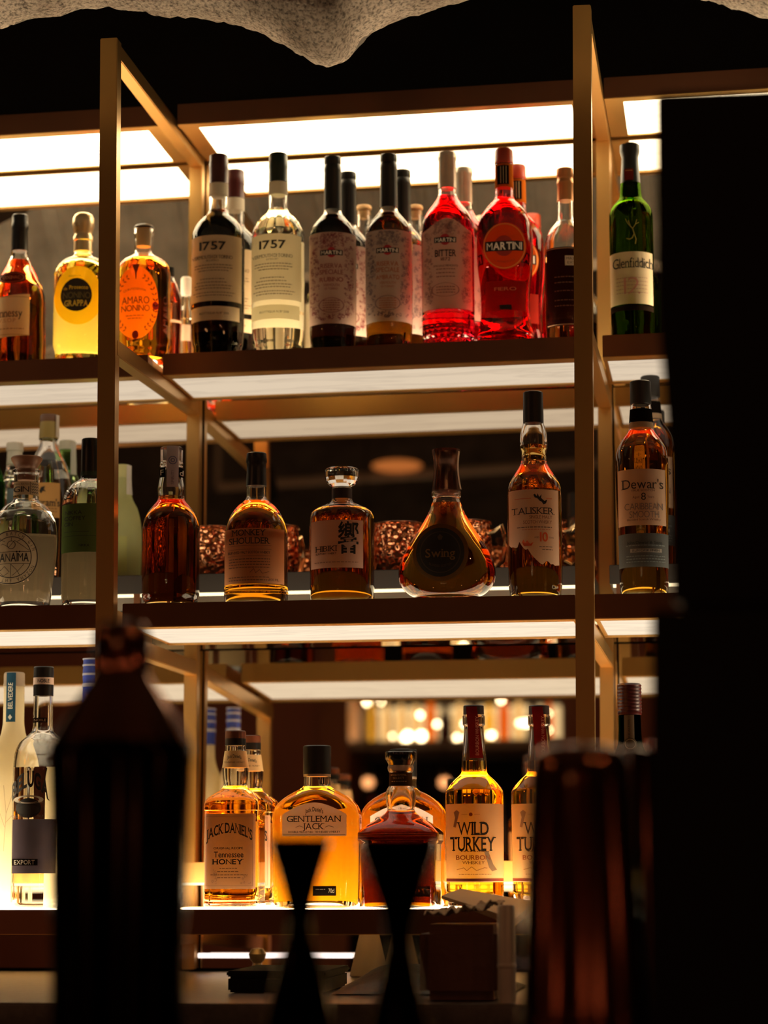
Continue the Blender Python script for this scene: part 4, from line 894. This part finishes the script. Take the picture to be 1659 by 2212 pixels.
# single barrel
B = Bottle('whiskey_bottle', 'dark whiskey bottle with black topped stopper and cut glass neck behind the right jigger', 'bottle', 867, .10, z3(867),
           [(1656, 25), (1668, 26), (1672, 23), (1698, 23.5), (1702, 27), (1712, 31.5), (1724, 32.5), (1740, 31), (1750, 29), (1757, 33), (1770, 50), (1784, 70), (1796, 82), (1802, 86), (1816, 86), (1826, 81), (1945, 79), (1960, 78)], n=6, liq=(liquid('charred_whisky', (24, 46, 85)), 1754), segs=64, wall=.004)
B.lathe('stopper', [(1625, 31), (1627, 33), (1641, 33), (1647, 29), (1654, 26), (1656, 20), (1672, 18)], pbr('stopper_black', '#141010', .2, coat=.5)); B.lathe('collar', [(1655, 27), (1660, 28), (1667, 27)], pbr('steel_ring', (0.5, 0.42, 0.34), .3, .8))
NL = B.lathe('neck_label', [(1671, 24.6), (1699, 25)], paper('neck_dark', '#3a2a1a', .1)); B.marks('neck_print', [('T', 'SINGLE BARREL', 863, 1676, 3.6, 34, '#8a7048'), ('T', 'SELECT', 863, 1683, 4.5, 24, '#8a7048'), ('F', 848, 880, 1690, 1.6, '#8a7048', 4)], lift=.0022, parent=NL)
# straight bourbon, two
B = Bottle('bourbon_bottle', 'bourbon bottle with red neck strip and tan label in full view', 'bottle', 1027, .10, z3(1027),
           [(1545, 21), (1549, 24), (1566, 24), (1571, 21), (1600, 22.5), (1640, 26), (1668, 27), (1673, 29), (1686, 42), (1700, 55), (1710, 61), (1722, 62), (1900, 61), (1930, 61), (1950, 58)], liq=(GOLDWH, 1645), wall=.004)
B.lathe('stopper', [(1525, 20), (1527, 22), (1545, 22.3)], pbr('stopper_plum', '#2a1614', .4))
vs = []; q = MB()
for i in range(12):
    y = 1529 + 111 * i / 11; zz = B.z(y); xa = 1016 + 6 * i / 11 - 3; wd = 20 + 6 * i / 11; vs += [B.pos(xa, zz, .0018 if y > 1548 else .0025), B.pos(xa + wd / 2, zz, .002), B.pos(xa + wd, zz, .0018)]
q.add(vs, [f for i in range(11) for f in ((3 * i, 3 * i + 1, 3 * i + 4, 3 * i + 3), (3 * i + 1, 3 * i + 2, 3 * i + 5, 3 * i + 4))]); RS = q.build('red_strip', paper('red_strip', '#7a1d1a', .15), B.root)
B.marks('strip_print', [('V', 'BOURBON WHISKEY', 1033, 1592, 6, 84, '#c08070')], lift=.0022, parent=RS)
B.label('front_label', 962, 1089, 1739, 1907, '#dcb990', [('R', 966, 1086, 1899, 1905, '#7a2416'), ('T', 'WILD', 1024, 1792, 27, 64, '#21150f', .02, True), ('T', 'TURKEY', 1022, 1825, 29, 92, '#21150f', .015, True), ('T', 'BOURBON', 1023, 1854, 9.5, 70, '#a5552c', .02), ('T', 'WHISKEY', 1024, 1865, 6.5, 46, '#7a4a2c', .01), ('F', 998, 1056, 1841, 1.8, '#8a5a38', 3),
        ('P', [(1046, 1842), (1054, 1840), (1064, 1868), (1072, 1880), (1062, 1884), (1056, 1876)], '#9c7654'), ('P', [(984, 1757), (990, 1752), (996, 1757), (993, 1768), (988, 1790), (983, 1788), (987, 1768)], '#b07c54'), ('E', 1019, 1762, 4, 4, '#9a4a2c'), ('R', 1000, 1012, 1761.5, 1762.3, '#a5764c'), ('R', 1026, 1038, 1761.5, 1762.3, '#a5764c'), ('S', [(990, 1880), (1004, 1876), (1010, 1882), (1020, 1874), (1030, 1882), (1046, 1876), (1070, 1879)], 1.2, '#a06a40'), ('F', 994, 1060, 1890, 1.6, '#a5704a', 8)], trans=.3)
B.back_label(1740, 1905, R(70), '#e8cfa0', .55)
dup(B.root, (at(1168, 1800, .12)[0], .12, z3(1168, .12) + .0009), 'second bourbon bottle with red neck strip, half hidden by the copper tin')
# herbal liqueur
B = Bottle('liqueur_bottle', 'dark green liqueur bottle with ribbed wine-red cap far right on the lowest shelf', 'bottle', 1368, .10, z3(1368), [(1544, 23), (1600, 25), (1630, 34), (1665, 56), (1700, 62), (1955, 62)], gmat=glass('dark_green_glass', (0.03, 0.10, 0.03)))
cp = []
for k in range(9): cp += [(1478 + 7.4 * k, 25.2 if k else 23), (1478 + 7.4 * k + 4, 26.4)]
B.lathe('cap', cp + [(1546, 25)], pbr('wine_red_cap', '#3d0c0c', .3))
B.label('neck_strip', 1356, 1377, 1547, 1606, '#6a5a4c', [('V', 'KRAUTER', 1366, 1576, 4, 40, '#2a221c')], trans=.1); 
t_, b_ = cr(1610, 14)
B.label('seal', 1354, 1382, t_, b_, '#4e4438', [('E', 1368, 1610, 11, 11, '#8a7a66', .88)], trans=.1, lift=.0008)
# ================================================================== back counter below the shelves
GRAN = pbr('grey_granite', (0.16, 0.135, 0.12), .35, var=.5, scale=90)
zc_ = -.165
b = MB(); b.box(-1.4, 2.2, -.36, .61, zc_ - .035, zc_, 0, None, .003); tag(b.build('back_counter', GRAN, smooth=False), 'dark granite back counter running under the shelves', 'counter')
b = MB(); b.box(-1.4, 2.2, -.33, .60, -1.25, zc_ - .036); tag(b.build('counter_cabinet', MATTE, smooth=False), 'black cabinet front below the granite back counter', 'cabinet')
b = MB(); b.box(-1.4, 2.2, .585, .60, zc_, -.162 + .001)
xa, zl = at(428, 2064, .54); xb, _ = at(762, 2064, .54)
b = MB(); b.box(xa, xb, .535, .545, zl - .004, zl + .004, 0, None, .001); tag(b.build('light_tube', glow('tube_light', (1.0, .80, .72), 1.6), smooth=False), 'slim white light tube along the rear of the back counter', 'light')
LEATH = pbr('black_leather', '#0a0808', .5, bump=.3, scale=40)
def onc(px, Y): return at(px, 2100, Y)[0]
b = MB(); b.box(onc(492, -.10), onc(700, -.10), -.10, .10, zc_ + .001, zc_ + .022, 0, None, .003); b.box(onc(489, -.105), onc(703, -.105), -.105, .105, zc_ + .022, zc_ + .030, 0, None, .002); tag(b.build('tray', MATTE, smooth=False), 'low black tray on the back counter below the honey whiskey', 'tray')
b = MB(); P = [(.017, 0), (.018, .002), (.010, .006), (.007, .02), (.012, .026), (.014, .034), (.009, .042), (.001, .044)]; b.lathe(P, 24); o = b.build('brass_knob', pbr('knob_brass', (0.30, 0.24, 0.15), .4, .8), loc=(at(556, 2080, .42)[0], .42, zc_ + .0008)); tag(o, 'small dull brass knob standing before the light tube', 'knob')
b = MB(); b.lathe([(.030, 0), (.031, .002), (.014, .072), (.013, .072), (.028, .004), (.001, .003)], 28); o = b.build('pour_cup', paper('cup_white', '#b5a48e', .3), loc=(at(798, 2080, .40)[0], .40, zc_ + .0008)); tag(o, 'pale upturned cone cup at the rear of the back counter', 'cup')
# soft black cloth
b = MB(); n = 26; vs = []; fs = []; x0, x1 = onc(712, -.16), onc(1100, -.16)
for i in range(n):
    for j in range(12):
        u, v = i / (n - 1), j / 11; h = .032 * (1 - abs(2 * u - 1) ** 4) * (1 - abs(2 * v - 1) ** 4) * (.8 + .5 * noise.noise((u * 5, v * 3, 1))) + .004
        vs.append((x0 + (x1 - x0) * u, -.155 + .26 * v, zc_ + max(.002, h if 0 < i < n - 1 and 0 < j < 11 else 0.002)))
for i in range(n - 1):
    for j in range(11): a = i * 12 + j; fs.append((a, a + 12, a + 13, a + 1))
o = mesh_obj('bar_cloth', vs, fs, LEATH); tag(o, 'rumpled black bar cloth on the back counter beside the tray', 'cloth')
# brown case with crumpled paper and card on top
X0, X1 = onc(905, -.30), onc(1085, -.30); Yc = -.30
za = at(990, 1992, Yc)[1]
b = MB(); n = 22; vs = []; fs = []
b.box(X0, X1, Yc, Yc + .12, zc_ + .0008, za - .004, 0, None, .012)
r = empty('brown_case', ((X0 + X1) / 2, Yc, zc_ + .0008), 'brown leather case standing on the back counter below the bourbon, crumpled lining at its top', 'case')
b.v = [(x - (X0 + X1) / 2, y - Yc, z - zc_) for x, y, z in b.v]; b.build('case_body', pbr('brown_leather', (0.14, 0.05, 0.03), .45, bump=.2, scale=60), r)
vs = []; fs = []
for i in range(40):
    for j in range(14):
        u, v = i / 39, j / 13; x = (X0 + .005) + (X1 - X0 - .01) * u; y = Yc + .004 + .11 * v
        h = .012 + .014 * u + .010 * noise.fractal((u * 6, v * 3, 3), .8, 2, 3); vs.append((x - (X0 + X1) / 2, y - Yc, za - zc_ - .004 + max(0, h)))
for i in range(39):
    for j in range(13): a = i * 14 + j; fs.append((a, a + 14, a + 15, a + 1))
mesh_obj('fleece_lining', vs, fs, pbr('fleece', (0.55, 0.38, 0.24), .95, bump=.8, scale=160), r)
pa = at(950, 1935, -.16); pb = at(1112, 1985, -.20); pc = at(1110, 1962, .0)
q = MB(); q.add([(pa[0], -.14, pa[1]), (pb[0], -.20, pb[1]), (pb[0], -.20, pb[1] - .010), (pa[0], -.14, pa[1] - .004), (pa[0] + .01, .0, pa[1] + .008), (pb[0] + .01, .0, pb[1] + .02), (pb[0] + .01, .0, pb[1] + .012), (pa[0] + .01, .0, pa[1] + .004)],
      [(0, 3, 2, 1), (4, 5, 6, 7), (0, 1, 5, 4), (3, 7, 6, 2), (0, 4, 7, 3), (1, 2, 6, 5)]); o = q.build('card_flap', pbr('cream_card', (0.62, 0.46, 0.27), .6), smooth=False); tag(o, 'slanting cream card wedge lying before the bourbon bottles', 'card')
# steel cylinder
Xs = at(1093, 2030, -.34)[0]; k = mpp(Xs, -.34); za = at(1093, 1956, -.34)[1]
r = empty('steel_canister', (Xs, -.335, zc_ + .0008), 'slim steel canister standing upright left of the copper tin', 'canister')
b = MB(); b.lathe([(19 * k, 0), (19.5 * k, .002), (19 * k, za - zc_ - .003), (17 * k, za - zc_), (.001, za - zc_)], 32); STEEL = pbr('brushed_steel', (0.72, 0.64, 0.54), .5, .45, var=.1, scale=40); b.build('canister_body', STEEL, r)
zq = at(1093, 2088, -.34)[1] - zc_
b = MB(); b.lathe([(19.5 * k, zq - .003), (20.5 * k, zq - .002), (20.5 * k, zq + .002), (19.5 * k, zq + .003)], 32, caps=False); b.build('band', STEEL, r)
# ================================================================== bar counter and things on it, close to the camera
zbar = -.145
b = MB(); b.box(-1.2, 2.4, -2.5, -1.36, zbar - .04, zbar, 0, None, .004); tag(b.build('bar_counter', pbr('dark_wood_bar', (0.05, 0.022, 0.013), .35, var=.3, scale=6), smooth=False), 'dark wooden bar counter in the foreground, below the frame', 'counter')
b = MB(); b.box(-1.1, 2.3, -2.3, -1.5, -1.25, zbar - .041); tag(b.build('bar_cupboard', MATTE, smooth=False), 'black cabinet carrying the foreground bar counter', 'cabinet')
YF = -1.60
class Px:
    """lathed foreground thing measured in pixels at depth YF"""
    def __init__(s, cx, Y=YF): s.cx = cx; s.Y = Y; s.X = at(cx, 1900, Y)[0]; s.k = mpp(s.X, Y, 0)
    def P(s, prof): return sorted([(h * s.k, at(s.cx, y, s.Y)[1] - zbar) for y, h in prof], key=lambda p: p[1])
def hammered(name, col, rough, scale):
    m, nt, out = mat(name); b = nt.nodes.new('ShaderNodeBsdfPrincipled'); b.inputs['Base Color'].default_value = (*col, 1); b.inputs['Metallic'].default_value = 1; b.inputs['Roughness'].default_value = rough
    tc = nt.nodes.new('ShaderNodeTexCoord'); v = nt.nodes.new('ShaderNodeTexVoronoi'); v.inputs['Scale'].default_value = scale; v.feature = 'SMOOTH_F1'
    bp = nt.nodes.new('ShaderNodeBump'); bp.inputs['Strength'].default_value = .3; bp.inputs['Distance'].default_value = 0.0012; bp.invert = True
    nt.links.new(tc.outputs['Object'], v.inputs['Vector']); nt.links.new(v.outputs['Distance'], bp.inputs['Height']); nt.links.new(bp.outputs[0], b.inputs['Normal']); nt.links.new(b.outputs[0], out.inputs[0]); return m
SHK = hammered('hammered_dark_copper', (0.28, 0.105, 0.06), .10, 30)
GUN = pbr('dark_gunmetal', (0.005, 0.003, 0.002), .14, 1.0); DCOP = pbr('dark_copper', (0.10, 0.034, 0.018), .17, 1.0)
p = Px(258); r = empty('cocktail_shaker', (p.X, YF, zbar + .0008), 'dark blurred cobbler cocktail shaker in the left foreground', 'shaker')
def part(px_, prof, name, mt, parent, z0=None, seg=48):
    P = px_.P(prof)
    if z0 is not None: P = [(P[0][0], z0)] + P
    b = MB(); b.lathe(P, seg); return b.build(name, mt, parent)
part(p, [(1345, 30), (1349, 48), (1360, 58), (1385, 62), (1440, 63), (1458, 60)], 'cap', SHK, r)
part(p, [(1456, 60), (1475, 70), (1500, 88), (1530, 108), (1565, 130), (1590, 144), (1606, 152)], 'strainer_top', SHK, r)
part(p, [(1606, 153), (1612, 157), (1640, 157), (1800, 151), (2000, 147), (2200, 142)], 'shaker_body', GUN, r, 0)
def jigger(cx, top, prof, label):
    p = Px(cx); r = empty('jigger', (p.X, YF, zbar + .0008), label, 'jigger', 'jiggers on the bar counter')
    Pq = p.P(prof); zw = min(Pq, key=lambda q: q[0])[1]
    up = [q for q in Pq if q[1] >= zw]; lo = [q for q in Pq if q[1] <= zw]
    lo = [(lo[0][0] * 1.22, 0)] + lo
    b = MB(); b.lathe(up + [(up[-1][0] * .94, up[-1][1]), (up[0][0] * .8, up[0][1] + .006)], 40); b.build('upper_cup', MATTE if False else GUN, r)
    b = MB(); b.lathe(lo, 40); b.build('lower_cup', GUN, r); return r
jigger(647, 1815, [(1813, 66), (1820, 67), (1850, 58), (1900, 43), (1950, 30), (1990, 24), (2020, 26), (2060, 38), (2120, 55), (2200, 72)], 'dark double ended jigger in front of the broad golden whiskey')
jigger(861, 1815, [(1813, 84), (1820, 85), (1850, 76), (1900, 60), (1950, 44), (2000, 32), (2030, 28), (2060, 30), (2120, 42), (2200, 58)], 'larger dark jigger hiding the single barrel whiskey bottle')
p = Px(1256); r = empty('copper_tin', (p.X, YF, zbar + .0008), 'blurred dark copper mixing tin standing upside down, right foreground', 'mixing tin')
part(p, [(1612, 56), (1618, 84), (1632, 101), (1655, 109), (1700, 111)], 'tin_base', SHK, r)
part(p, [(1700, 111), (1800, 117), (2000, 128), (2200, 136)], 'tin_body', DCOP, r, 0)
part(p, [(2188, 137), (2196, 139), (2208, 139), (2214, 136)], 'rim', DCOP, r)
p = Px(1372, -1.40); r = empty('copper_tin', (p.X, -1.40, zbar + .0008), 'second copper tin behind the first, beside the tall black panel', 'mixing tin')
part(p, [(1618, 30), (1624, 42), (1640, 44), (1900, 46), (2170, 48)], 'tin_body', DCOP, r, 0)
# tall black display panel on the right
def prism(pts, Y, th):
    q = MB(); A = [(at(x, y, Y)[0], Y, at(x, y, Y)[1]) for x, y in pts]; Bk = [(x, Y + th, z) for x, _, z in A]; n = len(A)
    q.add(A + Bk, [tuple(range(n - 1, -1, -1)), tuple(range(n, 2 * n))] + [(i, (i + 1) % n, (i + 1) % n + n, i + n) for i in range(n)]); return q
xr = at(1413, 900, -1.56)[0]
r = empty('display_screen', (xr + .12, -1.56, zbar), 'tall black display screen seen from behind, filling the right foreground', 'screen')
def rel(q, o): q.v = [(x - o[0], y - o[1], z - o[2]) for x, y, z in q.v]; return q
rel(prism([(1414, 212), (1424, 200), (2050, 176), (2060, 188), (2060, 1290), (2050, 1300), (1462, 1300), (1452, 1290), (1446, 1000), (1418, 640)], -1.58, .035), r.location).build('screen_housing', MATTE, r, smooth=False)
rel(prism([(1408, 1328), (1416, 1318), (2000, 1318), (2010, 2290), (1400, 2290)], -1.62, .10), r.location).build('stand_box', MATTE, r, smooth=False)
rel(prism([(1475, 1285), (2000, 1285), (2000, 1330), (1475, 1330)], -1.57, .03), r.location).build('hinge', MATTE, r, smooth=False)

# ================================================================== far side of the room, seen in the mirror
YO = -5.6; YVv = 2 * YM - YO
_n = Vector((0, -math.cos(TILT), math.sin(TILT))); _p0 = Vector((0, YM, -.159))
def mi(px, py, yy=None):
    """where something must stand so that the leaning lower mirror shows it at px, py"""
    yv = 2 * YM - (YO if yy is None else yy)
    for _ in range(8):
        X, Z = at(px, py, yv); q = Vector((X, yv, Z)); q = q - 2 * _n * (q - _p0).dot(_n)
        yv -= ((YO if yy is None else yy) - q.y)
    return q.x, q.z
X0, Zt = mi(757, 1478); X1, _ = mi(1212, 1478); _, Zl0 = mi(757, 1602); _, Zl1 = mi(757, 1622); _, Zb = mi(757, 1840)
WOODF = pbr('frame_wood', (0.30, 0.115, 0.04), .45, var=.3, scale=5)
def wall_piece(xa, xb, za, zb_, mt=WOOD_WALL, y0=-6.04, y1=YO):
    q = MB(); q.box(xa, xb, y0, y1, za, zb_); return q
c = empty('bar_cabinet', ((X0 + X1) / 2, YO, -1.25), 'wood framed bottle cabinet across the room, seen blurred in the mirror', 'cabinet')
def cab(q, name, mt): q.v = [(x - c.location.x, y - c.location.y, z - c.location.z) for x, y, z in q.v]; q.build(name, mt, c, smooth=False)
fw_ = .12
cab(wall_piece(X0 - fw_, X0, -1.25, Zt + .25, y1=YO + .04), 'side_post', WOODF); cab(wall_piece(X1, X1 + fw_, -1.25, Zt + .25, y1=YO + .04), 'side_post', WOODF)
cab(wall_piece(X0 - 1.9, X0 - fw_ - .002, -1.25, Zt + .25), 'side_panel', WOOD_WALL); cab(wall_piece(X1 + fw_ + .002, X1 + 1.9, -1.25, Zt + .25), 'side_panel', WOOD_WALL)
cab(wall_piece(X0, X1, Zt + .02, Zt + .25), 'top_panel', MATTE); cab(wall_piece(X0, X1, Zl1, Zl0, y0=-6.0, y1=YO + .03), 'shelf', pbr('shelf_grey', (0.30, 0.25, 0.19), .5)); cab(wall_piece(X0, X1, -1.25, Zl1 - .56), 'base', MATTE)
q = MB(); q.box(X0 + .02, X1 - .02, -6.03, -6.02, Zl0 + .002, Zl0 + (Zt - Zl0) * .78); cab(q, 'back_light', glow('cabinet_back_light', (1.0, .70, .34), 1.3))
q = MB(); q.box(X0 + .02, X1 - .02, -5.70, -5.66, Zl0 + .0005, Zl0 + .006); cab(q, 'shelf_light', glow('cabinet_shelf_light', (1.0, .8, .5), 22))
rnd = random.Random(5)
cols = [('amber', (.9, .45, .12)), ('yellow', (1, .8, .3)), ('white', (1, .9, .75)), ('dark', (.12, .04, .02)), ('yellow', (1, .8, .3)), ('white', (1, .9, .75)), ('orange', (.9, .4, .1))]
for i in range(18):
    x = X0 + .05 + (X1 - X0 - .10) * i / 17 + rnd.uniform(-.04, .04); q = MB(); q.sphere((x, -5.69, Zl0 + rnd.choice((.02, .03, .05, .08, .12, .18))), rnd.choice((.006, .009, .012, .017))); cab(q, 'glint_ball', glow('glint_glow', (1.0, .78, .45), 22))  # glowing balls added as blurred glints among the bottles
for i in range(13):
    nm, cc = cols[rnd.randrange(len(cols))]; x = X0 + .07 + (X1 - X0 - .14) * i / 12; h = rnd.uniform(.74, .97) * (Zt - Zl0); rr = rnd.uniform(.022, .031)
    b = MB(); b.lathe([(rr * .9, 0), (rr, .004), (rr, h * .58), (rr * .75, h * .68), (.015, h * .78), (.014, h * .93)], 16)
    r = empty('far_bottle', (x, -5.78, Zl0 + .001), '%s bottle on the bright cabinet shelf across the room, seen in the mirror' % nm, 'bottle', '%s bottles in the mirrored cabinet' % nm)
    b.build('glass_body', glass('far_' + nm, cc, .1), r); q = MB(); q.lathe([(.016, h * .93), (.016, h)], 12); q.build('cap', pbr('far_cap', '#2a1a10', .4), r)
cols2 = [('green', (.05, .45, .12)), ('clear', (.7, .7, .66)), ('dark', (.10, .04, .02)), ('red', (.6, .06, .03)), ('clear', (.7, .7, .66)), ('blue', (.12, .1, .3))]
zlow = Zl1 - .52
q = MB(); q.box(X0, X1, -6.04, -6.0, zlow, Zl1 - .001); cab(q, 'back_board', MATTE)
q = MB(); q.box(X0, X1, -6.0, YO + .02, zlow - .03, zlow); cab(q, 'shelf', pbr('shelf_grey', (0.30, 0.25, 0.19), .5))
for i in range(12):
    nm, cc = cols2[rnd.randrange(len(cols2))]; x = X0 + .08 + (X1 - X0 - .16) * i / 11; h = rnd.uniform(.26, .36); rr = rnd.uniform(.025, .033)
    b = MB(); b.lathe([(rr * .9, 0), (rr, .004), (rr, h * .58), (rr * .75, h * .68), (.015, h * .78), (.014, h * .93)], 16)
    r = empty('far_bottle', (x, -5.72, zlow + .001), '%s bottle on the dim lower cabinet shelf across the room, seen in the mirror' % nm, 'bottle', '%s bottles low in the mirrored cabinet' % nm)
    b.build('glass_body', pbr('far_low_' + nm, cc, .15), r); q = MB(); q.lathe([(.016, h * .93), (.016, h)], 12); q.build('cap', pbr('far_cap', '#2a1a10', .4), r)
# small pendant bulbs in the room: their light warms the fronts
BULB = glow('bulb_glow', (1.0, .42, .16), 2.2)
def bulb(x, y, z, e, label, rad=.022):
    r = empty('pendant_lamp', (x, y, z), label, 'lamp', 'pendant lamps in the room')
    b = MB(); b.sphere((0, 0, 0), rad); b.build('bulb', BULB, r)
    b = MB(); b.lathe([(.016, rad * .8), (.016, rad * .8 + .05), (.004, rad * .8 + .06)], 16); b.build('socket', MATTE, r)
    b = MB(); b.lathe([(.003, rad * .8 + .055), (.003, 2.3 - z)], 8); b.build('cord', MATTE, r)
    if not e: return
    L = bpy.data.lights.new('lamp_light', 'POINT'); L.energy = e; L.color = (1.0, .52, .26); L.shadow_soft_size = rad
    lo = bpy.data.objects.new('lamp_light', L); C.objects.link(lo); lo.parent = r; lo.location = (0, -.0, -rad - .03)
for px, py, yy, lb in ((795, 1690, -4.7, 'tiny pendant bulb across the room, leftmost of three seen in the mirror'), (960, 1690, -4.8, 'tiny pendant bulb across the room, middle of three seen in the mirror'), (1182, 1685, -4.6, 'tiny pendant bulb across the room, rightmost of three seen in the mirror')):
    X, Z = mi(px, py, yy); bulb(X, yy, Z, 0, lb)
# pipe and orange lamp high across the room (a streak in the mirror behind the middle row)
ya = -4.9; (xa, za), (xb, zb_) = at(470, 1052, 2 * YM - ya), at(1300, 998, 2 * YM - ya)
b = MB(); b.tube([(xa, ya, za), (xb, ya, zb_)], .018, 10); b.tube([(xa, ya, za), (xa, ya, 2.3)], .01, 8); b.tube([(xb, ya, zb_), (xb, ya, 2.3)], .01, 8); tag(b.build('ceiling_pipe', pbr('pipe_grey', (.42, .33, .25), .5)), 'grey pipe hanging across the room, a faint band in the mirror', 'pipe')
x, z = at(868, 1019, 2 * YM - ya); r = empty('oval_lamp', (x, ya + .14, z), 'flat oval orange lamp on the grey pipe across the room', 'lamp'); b = MB(); b.sphere((0, 0, 0), .02, 0, 5, 1); b.build('lamp_glass', glow('oval_glow', (1.0, .30, .07), .55), r)
def table_lamp(x, y, z, e, label):
    r = empty('table_lamp', (x, y, -1.25), label, 'lamp'); h = z + 1.25
    b = MB(); b.lathe([(.12, 0), (.12, .02), (.02, .03), (.012, .05), (.012, h - .05), (.03, h - .03)], 20); b.build('stand', MATTE, r)
    b = MB(); b.sphere((0, 0, h), .028); b.build('bulb', BULB, r)
    L = bpy.data.lights.new('lamp_light', 'POINT'); L.energy = e; L.color = (1.0, .38, .19); L.shadow_soft_size = .028
    lo = bpy.data.objects.new('lamp_light', L); C.objects.link(lo); lo.parent = r; lo.location = (0, .0, h + .06)
for x, y, z, lb in ((1.75, -3.1, 1.45, 'high bare bulb right of the viewer'), (2.4, -2.4, 1.25, 'high bare bulb over the right end of the bar'), (-2.35, -3.0, 1.4, 'high bare bulb left of the viewer'), (-2.0, -1.9, 1.3, 'high bare bulb over the left end of the bar')):
    r = empty('ceiling_bulb', (x, y, z), lb, 'lamp', 'high bare bulbs'); b = MB(); b.sphere((0, 0, 0), .03); b.build('bulb', glow('bare_bulb_glow', (1.0, .42, .17), 130), r); b = MB(); b.lathe([(.018, .024), (.018, .08), (.004, .09)], 14); b.build('socket', MATTE, r); b = MB(); b.lathe([(.003, .085), (.003, 2.3 - z)], 8); b.build('cord', MATTE, r)
table_lamp(-1.34, -3.6, -.12, 9 * LAMP, 'low standing lamp left of the viewer'); table_lamp(.97, -4.3, -.10, 9 * LAMP, 'low standing lamp behind the viewer'); table_lamp(2.1, -3.7, -.12, 9 * LAMP, 'low standing lamp right of the viewer'); table_lamp(3.2, -2.2, .1, 7 * LAMP, 'standing lamp at the right end of the bar'); table_lamp(-2.3, -2.4, .1, 7 * LAMP, 'standing lamp at the left end of the bar')
# two little track spots washing the stone vault
for x, tx, lb in ((-.25, -.35, 'small track spot above the frame aimed at the left of the stone vault'), (.75, .55, 'small track spot above the frame aimed at the tip of the stone vault')):
    d = Vector((tx - x, 1.0, .80)).normalized(); s = empty('track_spot', (x, -1.30, .98), lb, 'lamp'); s.rotation_euler = d.to_track_quat('Z', 'Y').to_euler()
    b = MB(); b.lathe([(.022, -.07), (.024, -.068), (.026, .02), (.023, .02), (.02, -.06)], 20); b.build('lamp_shell', MATTE, s)
    L = bpy.data.lights.new('vault_wash', 'SPOT'); L.energy = 25; L.color = (1.0, .80, .62); L.spot_size = R(46); L.spot_blend = .45; L.shadow_soft_size = .015
    lo = bpy.data.objects.new('vault_wash', L); C.objects.link(lo); lo.parent = s; lo.location = (0, 0, .015); lo.rotation_euler = (math.pi, 0, 0)
    r = empty('spot_rod', (x, -1.30, .98), 'thin rod holding the track spot at x %s' % ('left' if x < 0 else 'right'), 'rod'); b = MB(); b.lathe([(.005, .06), (.005, 1.32)], 10); b.build('rod_tube', MATTE, r)
